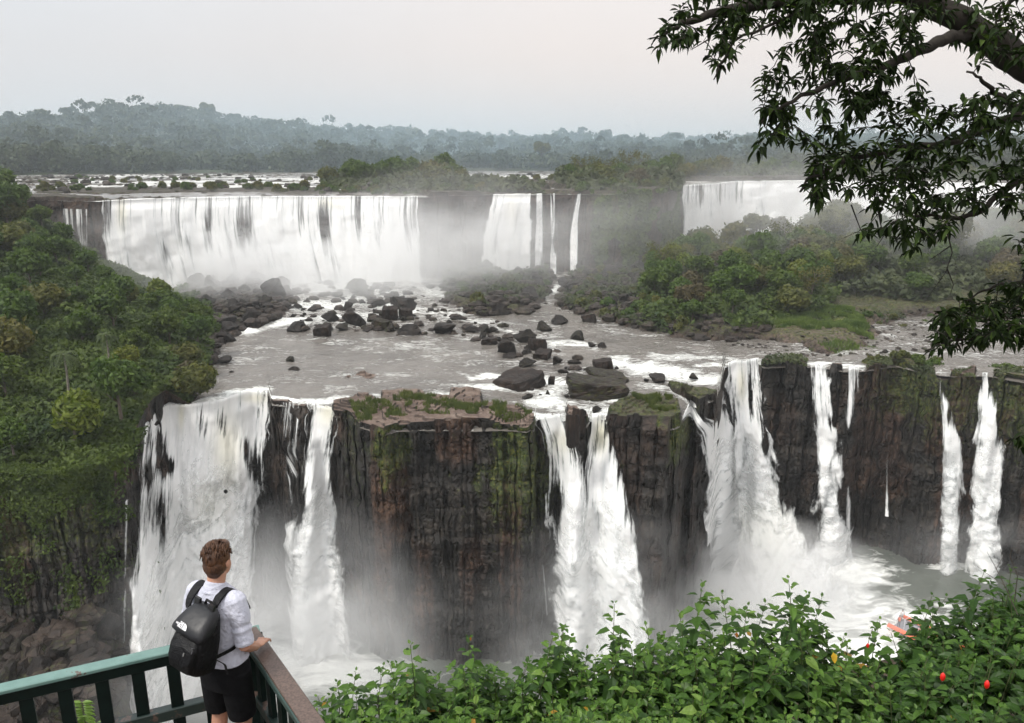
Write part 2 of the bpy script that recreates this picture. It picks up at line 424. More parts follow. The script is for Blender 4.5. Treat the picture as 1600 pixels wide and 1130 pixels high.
# hanging talus under the left cliff
rvs = np.convolve(np.pad(r0, 40, 'edge'), np.hanning(83)[1:-1]/np.hanning(83).sum(), 'valid')[:len(r0)]
bl = sstep(0, 32, top_d)[None]; tD = r0[:, None]*(1-bl)+rvs[:, None]*bl+top_d[None, :]
lim = rim2_r(A1)[:, None]+3
tD = np.minimum(tD, lim)
TX, TY = tD*np.sin(A1)[:, None], tD*np.cos(A1)[:, None]
TZ, TM = mid_height(TX.ravel(), TY.ravel()); TZ = TZ.reshape(TX.shape); TM = TM.reshape(TX.shape); TAN = mid_height.tan.reshape(TX.shape)
top = np.stack([TX, TY, TZ], -1)
strip = np.concatenate([face[:, ::-1], top], 1)
# mossy attribute: ledges and upper parts of faces
mf = sstep(.25, .62, .5+.8*fbm(np.stack([Sg*.10, Zg*.06, 0*Sg+21], -1), 3)+.25*fbm(np.stack([Sg*.8, Zg*.5, 0*Sg+2], -1), 3))*sstep(-56, -36, Zg)
mf *= np.interp(PXg, [-200, 190, 210, 520, 570, 700, 840, 960, 1010, 1060, 1100, 1340, 1420, 1500, 1700], [.9, .6, .2, .2, .8, .75, .9, .4, 1.0, 1.0, .15, .3, .8, .6, .9])
moss = np.concatenate([mf[:, ::-1], TM], 1)
red = np.concatenate([(sstep(.0, .35, vnoise(np.stack([Sg*.35, Zg*.12, 0*Sg+31], -1)))*np.interp(PXg, [0, 500, 560, 830, 950, 1100, 1300, 1400, 1700], [.9, .2, 1, .9, .5, .3, .5, .8, 1]))[:, ::-1], TX*0+.35], 1)
topm = np.concatenate([Zg*0, TAN], 1)

def m_rock(name='basalt'):
    m, nt, b = mat(name)
    v = coords(nt); n1 = noise_n(nt, v, .35, 5, .6); n2 = noise_n(nt, v, 2.4, 5, .65)
    vs = coords(nt, (1.5, 1.5, .6)); ns = noise_n(nt, vs, .9, 4, .6)
    f = math_n(nt, 'ADD', math_n(nt, 'MULTIPLY', n1, .45), math_n(nt, 'ADD', math_n(nt, 'MULTIPLY', n2, .3), math_n(nt, 'MULTIPLY', ns, .25)))
    dark = ramp(nt, f, [(.38, (.0045, .0045, .0045)), (.51, (.017, .0148, .013)), (.68, (.070, .058, .047))])
    redc = ramp(nt, f, [(.38, (.009, .006, .005)), (.52, (.050, .025, .016)), (.68, (.17, .088, .050))])
    c = mixsock(nt, math_n(nt, 'MULTIPLY', attr_n(nt, 'red'), .62), dark, redc)
    topc = ramp(nt, f, [(.38, (.05, .035, .028)), (.5, (.13, .09, .07)), (.66, (.24, .19, .155))])
    ge = N(nt, 'ShaderNodeNewGeometry'); sz = N(nt, 'ShaderNodeSeparateXYZ'); L(nt, ge.outputs['Normal'], sz.inputs[0])
    up = ramp(nt, sz.outputs['Z'], [(.55, 0), (.85, 1)])
    c = mixsock(nt, math_n(nt, 'MULTIPLY', up, attr_n(nt, 'topm')), c, topc)
    mossn = noise_n(nt, v, 1.6, 5, .7)
    mk = ramp(nt, math_n(nt, 'ADD', math_n(nt, 'MULTIPLY', attr_n(nt, 'moss'), .50), math_n(nt, 'MULTIPLY', mossn, .95)), [(.70, 0), (.95, .9)])
    mc = ramp(nt, noise_n(nt, v, 3.1, 4), [(.3, (.012, .022, .006)), (.5, (.045, .068, .012)), (.68, (.14, .135, .028))])
    c = mixsock(nt, mk, c, mc)
    L(nt, c, b.inputs['Base Color'])
    rg = ramp(nt, n2, [(.3, .45), (.7, .85)]); L(nt, rg, b.inputs['Roughness']); b.inputs['Specular IOR Level'].default_value = .25
    vo = N(nt, 'ShaderNodeTexVoronoi'); vo.feature = 'DISTANCE_TO_EDGE'; vo.inputs['Scale'].default_value = .9
    mpv = N(nt, 'ShaderNodeMapping'); mpv.inputs['Scale'].default_value = (1, 1, .55); L(nt, v, mpv.inputs[0])
    wn = N(nt, 'ShaderNodeTexNoise'); wn.inputs['Scale'].default_value = 1.2; L(nt, v, wn.inputs['Vector'])
    av = N(nt, 'ShaderNodeVectorMath', operation='MULTIPLY_ADD'); L(nt, wn.outputs['Color'], av.inputs[0]); av.inputs[1].default_value = (.5, .5, .5); L(nt, mpv.outputs[0], av.inputs[2]); L(nt, av.outputs[0], vo.inputs['Vector'])
    crk = ramp(nt, vo.outputs['Distance'], [(.0, 0), (.05, 1)])
    hh = math_n(nt, 'ADD', f, math_n(nt, 'MULTIPLY', crk, .25))
    L(nt, bump(nt, hh, 1.0, .4), b.inputs['Normal'])
    return m
M_rock = m_rock()
n_, m_ = strip.shape[:2]
cliff = new_mesh('cliff', strip.reshape(-1, 3), grid_faces(n_, m_), M_rock, smooth=False, attrs={'moss': moss, 'red': red, 'topm': topm})
struct(cliff)

# ------------------------------------------------------------- upper cliff + upper river bed
ZB2 = -36.
px2 = np.arange(-380, 2060, 3.); A2 = px_to_az(px2, ZU, rim2_r); r2 = rim2_r(A2)
s2 = np.concatenate([[0], np.cumsum(np.hypot(np.diff(r2*np.sin(A2)), np.diff(r2*np.cos(A2))))])
nf2 = 60; t2 = np.linspace(0, 1, nf2); S2, T2 = np.meshgrid(s2, t2, indexing='ij'); Z2 = ZU-.1+(ZB2-ZU)*T2; PX2 = np.repeat(px2[:, None], nf2, 1)
d2 = col_blocks(S2, Z2, 4.2, 3, .9)+col_blocks(S2, Z2, 1.7, 8, .4)+.9*fbm(np.stack([S2*.08, Z2*.1, 0*S2], -1), 3)
rr2 = r2[:, None]-5*T2-d2*sstep(0, .08, T2)
face2 = np.stack([rr2*np.sin(A2)[:, None], rr2*np.cos(A2)[:, None], Z2], -1)
dd2 = np.concatenate([np.arange(.5, 40, 1.), np.arange(40, 120, 2.), np.linspace(120, 330, 60)])
TD2 = r2[:, None]+dd2[None]; X2, Y2 = TD2*np.sin(A2)[:, None], TD2*np.cos(A2)[:, None]
ISL = [([(500, 292), (520, 281), (640, 279), (720, 280), (850, 290), (850, 302), (700, 303), (620, 300), (560, 298)], 1.4),
       ([(668, 309), (664, 302), (756, 302), (762, 308)], 1.1), ([(800, 303), (806, 300), (850, 300), (1060, 299), (1060, 305), (906, 307), (880, 303)], .9),
       ([(860, 292), (870, 280), (960, 276), (1070, 270), (1400, 272), (1400, 280), (1064, 284), (1055, 303), (900, 303)], 1.5),
       ([(-300, 335), (-300, 308), (20, 308), (150, 311), (157, 318)], .9),
       ([(55, 302), (60, 296), (110, 294), (330, 294), (520, 296), (520, 300), (400, 300), (330, 300), (200, 303)], .35)]
ISLW = [(plan(p, ZU), h) for p, h in ISL]
def up_height(x, y):
    pts = np.stack([x, y], -1); big = fbm(np.stack([x*.035, y*.07, 0*x], -1), 4); fine = fbm(np.stack([x*.2, y*.4, 0*x+3], -1), 4)
    z = ZU-.55+.9*big+.9*np.maximum(fine-.05, 0)*2
    for poly, h in ISLW:
        s = in_poly(pts, poly)+fine*3; f = sstep(-1.2, 1.2, s); z = np.maximum(z, (ZU-.5)*(1-f)+(ZU+h+.4*fine)*f)
    return z
TZ2 = up_height(X2.ravel(), Y2.ravel()).reshape(X2.shape)
TZ2[:, -8:] -= 1.0
st2 = np.concatenate([face2[:, ::-1], np.stack([X2, Y2, TZ2], -1)], 1)
mo2 = np.concatenate([(sstep(-.1, .3, fbm(np.stack([S2*.06, Z2*.12, 0*S2], -1), 3))*np.interp(PX2, [600, 900, 950, 1100, 1500], [.25, .3, .85, .9, .9]))[:, ::-1], X2*0+.5], 1)
cl2 = new_mesh('cliff', st2.reshape(-1, 3), grid_faces(*st2.shape[:2]), M_rock, smooth=False,
               attrs={'moss': mo2, 'red': np.concatenate([T2*0+.8, X2*0+.4], 1), 'topm': np.concatenate([T2*0, X2*0+.12], 1)})
cl2.name = 'upper_cliff'; struct(cl2)

# ------------------------------------------------------------- water sheets
def m_water(name, base, foamc=(.80, .81, .78), rip=(1, 1, 1), ripk=.35, rough=.16, streak=(.35, 1.2, 1), rot=0):
    m, nt, b = mat(name)
    v = coords(nt, rip, rot=(0, 0, rot)); n1 = noise_n(nt, v, 1.1, 5, .6, .6); n2 = noise_n(nt, v, .12, 4, .6)
    vs = coords(nt, streak, rot=(0, 0, rot)); ns = noise_n(nt, vs, .8, 6, .68, 1.2); nb = noise_n(nt, vs, .22, 3, .5, .5)
    fo = attr_n(nt, 'foam')
    nn = ramp(nt, math_n(nt, 'ADD', math_n(nt, 'MULTIPLY', ns, .72), math_n(nt, 'MULTIPLY', nb, .28)), [(.36, 0), (.64, 1)])
    f = math_n(nt, 'ADD', math_n(nt, 'MULTIPLY', fo, .60), math_n(nt, 'MULTIPLY', nn, .52))
    fm = ramp(nt, f, [(.48, 0), (.62, .45), (.84, 1)])
    bc = ramp(nt, n2, [(.3, tuple(x*.72 for x in base)), (.7, tuple(x*1.25 for x in base))])
    fc = ramp(nt, ns, [(.36, tuple(x*.58 for x in foamc)), (.56, foamc)])
    L(nt, mixsock(nt, fm, bc, fc), b.inputs['Base Color'])
    L(nt, mixsock(nt, fm, (rough,)*3, (.8,)*3), b.inputs['Roughness']); b.inputs['IOR'].default_value = 1.33
    hh = math_n(nt, 'ADD', n1, math_n(nt, 'MULTIPLY', fm, .5))
    L(nt, bump(nt, hh, ripk, .3), b.inputs['Normal'])
    return m
def seg_dist(p, a, b):
    e = b-a; t = np.clip(((p-a)@e)/(e@e+1e-9), 0, 1); return np.hypot(*(p-a-t[:, None]*e).T)
def strokes(px, py, ST):
    """foam map: strokes [(points, half width px, strength)]; vertical distances count double as the river lies foreshortened"""
    f = np.zeros(px.size); q = np.stack([px.ravel(), py.ravel()*2.2], -1)
    for pts, wd, s in ST:
        pts = np.array(pts, float)*[1, 2.2]; d = np.full(len(q), 1e9)
        for k in range(max(1, len(pts)-1)): d = np.minimum(d, seg_dist(q, pts[k], pts[min(k+1, len(pts)-1)]))
        f = np.maximum(f, s*np.exp(-(d/wd)**2))
    return f.reshape(px.shape)
ST_MID = [([(300, 432), (640, 428)], 46, 1.0), ([(450, 452), (560, 446), (620, 462)], 26, .85), ([(470, 480), (560, 470), (640, 484)], 26, .95), ([(350, 522), (400, 514), (450, 504), (480, 498)], 16, .95),
          ([(480, 500), (540, 492), (600, 486)], 18, .8), ([(600, 455), (660, 470), (720, 490), (800, 520)], 24, .5), ([(655, 448), (690, 460), (725, 478)], 16, .8), ([(640, 480), (700, 492), (740, 500)], 18, .55),
          ([(840, 468), (866, 455), (880, 442)], 10, 1), ([(855, 540), (900, 536), (930, 545)], 15, .85), ([(930, 546), (1010, 556)], 20, .35),
          ([(735, 592), (760, 588), (788, 592)], 12, 1), ([(735, 604), (790, 606), (830, 612)], 15, .85), ([(850, 592), (880, 600), (850, 620), (900, 640)], 18, .85),
          ([(830, 625), (880, 640), (960, 640)], 18, .9), ([(930, 655), (960, 640), (940, 630)], 14, .7), ([(965, 566), (1010, 576), (1060, 584), (1110, 592)], 26, 1.1), ([(1000, 600), (1060, 612)], 16, .7), ([(1020, 556), (1100, 560), (1190, 566)], 14, .75),
          ([(1060, 612), (1082, 630)], 10, 1.1), ([(1090, 572), (1185, 568)], 10, 1.0), ([(820, 650), (960, 652)], 14, 1.2), ([(870, 606), (900, 616), (980, 630)], 14, .6),
          ([(215, 690), (240, 650), (266, 630), (345, 622), (372, 612), (420, 608)], 11, 1.1), ([(420, 622), (500, 628), (560, 622), (592, 618)], 11, 1.1), ([(590, 610), (700, 605), (735, 596)], 8, .35), ([(668, 618), (700, 618)], 14, .8), ([(405, 600), (480, 606), (560, 600)], 12, .2),
          ([(1266, 568), (1290, 570)], 8, 1.0), ([(1319, 574), (1346, 574)], 8, 1.0), ([(1260, 558), (1340, 560)], 14, .4), ([(340, 600), (420, 596)], 20, .22), ([(1150, 545), (1230, 552)], 16, .3),
          ([(400, 430), (380, 520)], 20, .4), ([(740, 500), (860, 520), (1000, 540), (1100, 556)], 30, .28), ([(690, 452), (740, 470)], 10, .7)]
d3 = np.concatenate([np.arange(-.05, 40, .5), np.arange(40, 300, 1.2)])
pw = np.concatenate([np.arange(196, 1900, 3.)]); AW = px_to_az(pw, ZR, rim_rs); rvw = rim_r(AW); rvw = np.convolve(np.pad(rvw, 27, 'edge'), np.hanning(57)[1:-1]/np.hanning(57).sum(), 'valid')[:len(AW)]
bl = sstep(0, 32, d3)[None]; rw = rim_r(AW)[:, None]*(1-bl)+rvw[:, None]*bl+d3[None]
rw = np.minimum(rw, rim2_r(AW)[:, None]+2)
WX, WY = rw*np.sin(AW)[:, None], rw*np.cos(AW)[:, None]
wpx, wpy = proj(np.stack([WX, WY, WX*0+ZR], -1)); fo = strokes(wpx, wpy, ST_MID)
fo = np.maximum(fo, .46*sstep(330, 430, wpx)*sstep(780, 660, wpx)*sstep(528, 505, wpy)*sstep(425, 440, wpy)); fo = np.maximum(fo, .22); fo = fo+.22*vnoise(np.stack([WX*.16, WY*.3, 0*WX], -1))+.10*vnoise(np.stack([WX*.5, WY*.9, 0*WX], -1))
wz = ZR+(.16+.6*np.clip(fo, 0, 1))*fbm(np.stack([WX*.35, WY*.5, 0*WX], -1), 4)+.05*fbm(np.stack([WX*1.6, WY*1.6, 0*WX], -1), 3)
wz -= .35*np.exp(-((rw-rim_r(AW)[:, None])/.5)**2)
M_river = m_water('river_water', (.135, .122, .108), rip=(1, .8, 1), ripk=.8, rough=.15, streak=(.8, 2.2, 1))
ri = new_mesh('river', np.stack([WX, WY, wz], -1).reshape(-1, 3), grid_faces(*WX.shape), M_river, smooth=True, attrs={'foam': fo}); struct(ri)
# upper river
AW2 = px_to_az(np.arange(-380, 2060, 5.), ZU, rim2_r); rw2 = rim2_r(AW2)[:, None]+np.concatenate([np.arange(-.2, 60, 1.2), np.linspace(60, 325, 70)])[None]
UX, UY = rw2*np.sin(AW2)[:, None], rw2*np.cos(AW2)[:, None]; upx, upy = proj(np.stack([UX, UY, UX*0+ZU], -1))
fu = .10+.48*sstep(268.5, 276, upy)*(.35+.9*sstep(-.15, .25, vnoise(np.stack([UX*.05, UY*.1, 0*UX], -1))))*sstep(302, 296, upy)
fu = np.maximum(fu, .9*np.exp(-((rw2-rim2_r(AW2)[:, None])/2.0)**2))
M_up = m_water('upper_water', (.19, .175, .16), rip=(.6, .8, 1), ripk=.5, rough=.25, streak=(.25, 1.0, 1))
ur = new_mesh('river', np.stack([UX, UY, UX*0+ZU+.25*fu*fbm(np.stack([UX*.3, UY*.3, 0*UX], -1), 3)], -1).reshape(-1, 3), grid_faces(*UX.shape), M_up, smooth=True, attrs={'foam': fu})
ur.name = 'upper_river'; struct(ur)
# gorge pool
GX, GY = np.meshgrid(np.arange(-190, 190, .8), np.arange(20, 135, .8), indexing='ij')
gpx, gpy = proj(np.stack([GX, GY, GX*0+ZG], -1))
ST_G = [([(840, 1010), (1010, 1000)], 40, .6), ([(1150, 920), (1290, 905), (1330, 900)], 70, 1.3), ([(1290, 960), (1380, 985)], 60, 1.1), ([(1465, 884), (1500, 884)], 16, 1.3), ([(1515, 874), (1570, 872)], 16, 1.3), ([(1200, 1000), (1420, 1060)], 120, 1.3), ([(1300, 930), (1400, 960)], 60, 1.0),
        ([(850, 990), (1050, 990)], 60, 1.2), ([(200, 1010), (560, 1050)], 90, 1.2), ([(1340, 930), (1460, 965), (1560, 1000)], 30, .62), ([(1380, 905), (1430, 940), (1500, 950)], 20, .45), ([(1330, 884), (1440, 900)], 20, .35), ([(1400, 980), (1500, 980)], 50, .7)]
fg = strokes(gpx, gpy, ST_G); fg = np.maximum(fg, .12)
gz = ZG+.25*(.3+fg)*fbm(np.stack([GX*.3, GY*.3, 0*GX], -1), 4)
M_gorge = m_water('gorge_water', (.085, .095, .080), rip=(1, 1, 1), ripk=.35, rough=.2, streak=(.3, .55, 1), rot=.5)
gr = new_mesh('gorge_pool', np.stack([GX, GY, gz], -1).reshape(-1, 3), grid_faces(*GX.shape), M_gorge, smooth=True, attrs={'foam': fg}); struct(gr)
# talus ground below the left cliff, and the near gorge wall under the viewpoint
TXg, TYg = np.meshgrid(np.arange(-130, -38, .7), np.arange(30, 96, .7), indexing='ij')
tp, tq = proj(np.stack([TXg, TYg, TXg*0+ZG], -1)); ff = fbm(np.stack([TXg*.2, TYg*.2, 0*TXg], -1), 5)
tz = ZG-2+(14*sstep(44, 75, TYg)+2)*sstep(290, 150, tp)+2.0*ff
tal = new_mesh('talus_slope', np.stack([TXg, TYg, tz], -1).reshape(-1, 3), grid_faces(*TXg.shape), M_rock, attrs={'moss': .55+0*tz, 'red': .35+0*tz, 'topm': 0*tz}); struct(tal)
# ============================================================= waterfalls
def blur(a, k, ax):
    ker = np.hanning(k+2)[1:-1]; ker /= ker.sum(); pad = [(0, 0)]*2; pad[ax] = (k//2, k//2)
    ap = np.pad(a, pad, 'edge'); return np.apply_along_axis(lambda m: np.convolve(m, ker, 'valid'), ax, ap)
CZ = np.linspace(-31, ZG-1, 120)
_cr = np.array([np.interp(-CZ, -Zg[i], rr[i]) for i in range(len(A1))])
_cr = blur(blur(_cr, 11, 0), 9, 1)
def lookup(tab, ax0, ax1, a, z):
    i = np.clip(np.searchsorted(ax0, a)-1, 0, len(ax0)-2); zz = -z; ax = -ax1; j = np.clip(np.searchsorted(ax, zz)-1, 0, len(ax)-2)
    u = np.clip((a-ax0[i])/(ax0[i+1]-ax0[i]), 0, 1); v = np.clip((zz-ax[j])/(ax[j+1]-ax[j]), 0, 1)
    return tab[i, j]*(1-u)*(1-v)+tab[i+1, j]*u*(1-v)+tab[i, j+1]*(1-u)*v+tab[i+1, j+1]*u*v
def cliff_r(a, z): return lookup(_cr, A1, CZ, a, z)
CZ2 = np.linspace(ZU, ZB2, 60)
_cr2 = blur(blur(rr2, 5, 0), 5, 1)
def cliff2_r(a, z): return lookup(_cr2, A2, Z2[0], a, z)

def m_fall(name, us=2.0, vs=.16, soft=.0, amp=3.9):
    m, nt, b = mat(name)
    uvn = N(nt, 'ShaderNodeUVMap'); mp = N(nt, 'ShaderNodeMapping'); mp.inputs['Scale'].default_value = (us, vs, 1); L(nt, uvn.outputs[0], mp.inputs[0])
    st = noise_n(nt, mp.outputs[0], 1.0, 6, .62, .35)
    mp2 = N(nt, 'ShaderNodeMapping'); mp2.inputs['Scale'].default_value = (us*.26, vs*.95, 1); L(nt, uvn.outputs[0], mp2.inputs[0])
    cl = noise_n(nt, mp2.outputs[0], 1.0, 6, .58, .7)
    mp3 = N(nt, 'ShaderNodeMapping'); mp3.inputs['Scale'].default_value = (us*2.0, vs*(3.2 if us < 1 else 6.5), 1); L(nt, uvn.outputs[0], mp3.inputs[0])
    fi = noise_n(nt, mp3.outputs[0], 1.0, 5, .7, .2)
    t = attr_n(nt, 'fall_t'); cov = attr_n(nt, 'cover'); cream = attr_n(nt, 'cream')
    n = mixsock(nt, t, st, cl)
    n = math_n(nt, 'ADD', math_n(nt, 'MULTIPLY', n, .84), math_n(nt, 'MULTIPLY', fi, .16))
    s = math_n(nt, 'ADD', cov, math_n(nt, 'MULTIPLY', math_n(nt, 'SUBTRACT', n, .5), amp))
    al = ramp(nt, s, [(.18+soft, 0), (.62+soft, 1)])
    # aerated water: white, soft grey shading painted in by noise, greyer where it is thin, cream where it slides over the lip
    cs = math_n(nt, 'ADD', math_n(nt, 'MULTIPLY', n, .85), math_n(nt, 'MULTIPLY', math_n(nt, 'MINIMUM', cov, 1.0), .15))
    col = ramp(nt, cs, [(.40, (.60, .63, .64)), (.50, (.86, .875, .87)), (.57, (.97, .97, .96))])
    col = mixsock(nt, cream, col, (.80, .76, .56))
    L(nt, col, b.inputs['Base Color']); b.inputs['Roughness'].default_value = .7; b.inputs['Specular IOR Level'].default_value = .2
    L(nt, al, b.inputs['Alpha'])
    nb = bump(nt, n, .6, .4); L(nt, nb, b.inputs['Normal'])
    tr = N(nt, 'ShaderNodeBsdfTranslucent'); tr.inputs['Color'].default_value = (.85, .86, .86, 1)
    tp = N(nt, 'ShaderNodeBsdfTransparent'); m1 = N(nt, 'ShaderNodeMixShader'); L(nt, al, m1.inputs[0]); L(nt, tp.outputs[0], m1.inputs[1]); L(nt, tr.outputs[0], m1.inputs[2])
    ms = N(nt, 'ShaderNodeMixShader'); ms.inputs[0].default_value = .3; L(nt, b.outputs[0], ms.inputs[1]); L(nt, m1.outputs[0], ms.inputs[2])
    L(nt, ms.outputs[0], nt.nodes['Material Output'].inputs['Surface'])
    return m
M_fall = m_fall('falling_water'); M_spray = m_fall('falling_spray', 2.4, .9, .0, 2.6); M_fall2 = m_fall('far_falling_water', 1.35, .04); M_thin = m_fall('thin_falling_water', 2.4, .12, .0, 3.0)
def interp_rows(rows, z, k):
    zz = np.array([-r[0] for r in rows]); v = np.array([r[k] for r in rows], float)
    return np.interp(z, zz, v)
def fall(label, rows, upper=False, cover=1.3, edge=.45, lump=1.0, holes=(), cream=0, dx=.16, dz=.2, material=None, spray=True, group=None, seed=0, name='waterfall', crest=None, tint=(0, 1), inland=1.6, top_t=0):
    rf = rim2_r if upper else rim_r; cf = cliff2_r if upper else cliff_r; zl = ZU if upper else ZR
    if not upper: rows = [(ZR+(r[0]-ZR)*.875, *r[1:]) for r in rows]
    z0 = rows[0][0]; z1 = rows[-1][0]; nz = int((z0-z1)/dz)+1
    zs = np.linspace(z0, z1, nz)
    # resample rows smoothly
    PL = interp_rows(rows, -zs, 1); PR = interp_rows(rows, -zs, 2); OU = interp_rows(rows, -zs, 3)
    kk = max(3, int(nz*.10)//2*2+1); sm = lambda v: np.convolve(np.pad(v, kk//2, mode='reflect', reflect_type='odd'), np.hanning(kk+2)[1:-1]/np.hanning(kk+2).sum(), 'valid')
    PL, PR, OU = sm(PL), sm(PR), sm(OU)
    maxw = (PR-PL).max()*(.18 if upper else .085); nu = max(8, int(maxw/dx))
    u = np.linspace(0, 1, nu)
    def layer(extra, cov, sd, wd=0., edge=edge):
        k_ = 1/(.18 if upper else .085); grow = wd*k_*sstep(0, .35, (z0-zs)/(z0-z1))
        ZZ = np.repeat(zs[None], nu, 0); PX = (PL-grow)[None]+(PR-PL+2*grow)[None]*u[:, None]
        jag = (vnoise(np.stack([ZZ*.30+sd, ZZ*0+seed, ZZ*0], -1))*1.0+.5*vnoise(np.stack([ZZ*1.1+sd, ZZ*0+seed+5, ZZ*0], -1)))*np.sign(u[:, None]-.5)*np.abs(u[:, None]*2-1)**max(4, maxw*.7)*min(maxw*.06+.2, 1.1)*(1/(.18 if upper else .085))*.6
        PX = PX+jag
        a = px_to_az(PX.ravel(), ZZ.ravel(), lambda aa: cf(aa, ZZ.ravel())-OU[None].repeat(nu, 0).ravel()).reshape(PX.shape)
        T = (z0-ZZ)/(z0-z1)
        fallin = sstep(zl-.02, zl-2.2, ZZ) if not top_t else np.ones_like(ZZ)
        r = (cf(a, ZZ)-OU[None])*fallin+(rf(a)-.15-OU[None]*0)*(1-fallin) if not top_t else cf(a, ZZ)-OU[None]
        bow = .22*np.minimum(1, (PR-PL)[None]*.02)*np.sin(np.pi*u)[:, None]*(1+3*T)
        U = u[:, None]*(PR-PL)[None]*(.18 if upper else .085); V = ZZ
        rib = fbm(np.stack([U*1.5+seed*7, V*.12+sd, 0*U], -1), 4)*.28*(1-T)+fbm(np.stack([U*.40+seed*3, V*.30+sd, 0*U+7], -1), 5)*.95*T+fbm(np.stack([U*1.9, V*1.4+sd, 0*U+3], -1), 4)*.42*(.2+T)
        out = bow+(rib*lump+.25)*(.25+.75*sstep(0, .25, T)) + extra*(.2+T)
        r = r-out*fallin
        pts = np.stack([r*np.sin(a), r*np.cos(a), ZZ], -1)
        if not top_t:      # water sliding over the crest: rows inland
            k = 6; inl = np.linspace(inland, .05, k)
            a0 = a[:, :1]; rr_ = rf(a0)+inl[None]; zz_ = zl+.10+.10*np.linspace(0, 1, k)[None]+.12*vnoise(np.stack([U[:, :1]*1.2+inl[None], inl[None]*1.5+0*a0, 0*rr_], -1))
            cr = np.stack([rr_*np.sin(a0), rr_*np.cos(a0), zz_+0*rr_], -1)
            pts = np.concatenate([cr, pts], 1); T = np.concatenate([np.zeros((nu, k)), T], 1)
            U = np.concatenate([np.repeat(U[:, :1], k, 1), U], 1); V = np.concatenate([np.repeat(zl+inl[None], nu, 0), V], 1)
            W = (PR-PL); W = np.concatenate([np.full(k, W[0]), W])
        else: W = PR-PL
        UU = u[:, None]
        ew = np.minimum(UU, 1-UU)*W[None]*(.18 if upper else .085)
        c = cov-(1.15)*np.exp(-(ew/edge)**1.5)
        px, py = proj(pts)
        for hx, hy, hrx, hry, hs in holes: c = c-1.6*hs*np.exp(-((px-hx)/hrx)**2-((py-hy)/hry)**2)
        c = np.where(np.arange(c.shape[1])[None] < 2, c-.9, c)
        crm = np.zeros_like(c)
        if cream:
            for cx, cw, cy, ch, cs in cream: crm = np.maximum(crm, cs*np.exp(-((px-cx)/cw)**2-((py-cy)/ch)**2))
        return pts, T, c, crm, U, V
    pts, T, c, crm, U, V = layer(0, cover, 0, 0 if upper else min(.35, maxw*.04), edge if upper else max(edge, min(1.7, maxw*.17)))
    uv = np.stack([U+seed*13.7, V], -1).reshape(-1, 2); tt = tint[0]+(tint[1]-tint[0])*sstep(.05, .6, T)
    o = new_mesh(name, pts.reshape(-1, 3), grid_faces(*T.shape), material or (M_fall2 if upper else M_fall), smooth=True, attrs={'cover': c, 'fall_t': tt, 'cream': crm}, uv=uv)
    tag(o, label, 'waterfall', group)
    if spray:
        for q, (ex_, cv_, wd_) in enumerate(((.9, -.64, 1.1),)):
            pts, T, c, crm, U, V = layer(ex_, min(cover, 1.3)+cv_-.15, 31+q*20, min(wd_, maxw*.12), min(1.6+wd_, maxw*.2))
            new_mesh('spray', pts.reshape(-1, 3), grid_faces(*T.shape), M_spray, smooth=True, attrs={'cover': c-.35+.75*sstep(.05, .6, T), 'fall_t': .5+.5*T, 'cream': crm*.5}, uv=np.stack([U+seed*5.1+90+q*31, V], -1).reshape(-1, 2), parent=o)
    return o
# --- the near falls, left to right: rows (height, left column, right column, throw from the face)
fall('broad white cascade plunging beside the jungle slope, leftmost of the near falls',
     [(-33.05, 216, 424, .3), (-36, 214, 428, .8), (-39, 210, 424, 1.6), (-40.5, 208, 420, 3.2), (-46, 206, 412, 3.6), (-52, 203, 400, 4.5), (-60, 202, 392, 5.5), (-67, 205, 388, 7)],
     holes=[(250, 695, 10, 26, .9), (262, 728, 14, 16, .8), (320, 660, 10, 34, .55), (348, 665, 9, 30, .55), (300, 655, 6, 30, .45), (385, 700, 12, 24, .5), (250, 800, 22, 55, .65), (352, 768, 3, 3, 1.5), (395, 730, 10, 20, .5), (300, 800, 18, 30, .25), (233, 740, 8, 20, .6), (360, 800, 10, 30, .3)],
     cream=[(355, 22, 700, 55, .55), (283, 5, 650, 22, .6), (330, 30, 790, 40, .25), (400, 25, 622, 8, .5)], lump=1.5, cover=1.18, seed=1, edge=.5)
fall('thin threads of water trickling down dark rock left of the broad cascade',
     [(-38, 194, 202, .3), (-50, 189, 200, .4), (-64, 186, 198, .8)], cover=.6, edge=.25, lump=.4, seed=2, material=M_thin, spray=False, top_t=1, dx=.1)
fall('broken trickles spilling down the dark ledges between the two left cascades',
     [(-33.05, 424, 484, .1), (-36, 420, 482, .4), (-40, 414, 480, .5), (-43, 440, 476, .5), (-50, 438, 468, .4), (-60, 444, 466, .5)], cover=.36, edge=.3, lump=.5, seed=3, material=M_thin, spray=False,
     holes=[(475, 640, 6, 14, .7), (432, 700, 14, 40, .5)], dx=.1)
fall('tall narrow cascade between the dark ledges and the square rock buttress',
     [(-33.05, 484, 526, .5), (-36, 480, 522, 1.2), (-42, 470, 517, 2.2), (-46, 458, 520, 3.0), (-52, 450, 530, 3.4), (-60, 450, 542, 4.0), (-67, 454, 554, 5)],
     cream=[(512, 16, 645, 20, .6)], holes=[(470, 790, 12, 40, .5)], seed=4, lump=1.1)
fall('thin white thread running down the joint beside the square rock buttress',
     [(-37, 838, 842, .2), (-48, 842, 847, .3), (-60, 852, 858, .4)], cover=.3, edge=.12, lump=.2, seed=5, material=M_thin, spray=False, top_t=1, dx=.06)
fall('white cascade between the square rock buttress and the dark rock wedge',
     [(-33.05, 841, 885, .4), (-36, 854, 902, 1.5), (-40, 858, 922, 2.6), (-46, 859, 944, 3.3), (-54, 862, 962, 3.8), (-62, 868, 976, 4.4), (-67, 872, 986, 5)],
     cream=[(880, 14, 690, 22, .45)], holes=[(872, 790, 8, 50, .5), (900, 860, 8, 50, .35)], seed=6, lump=1.1)
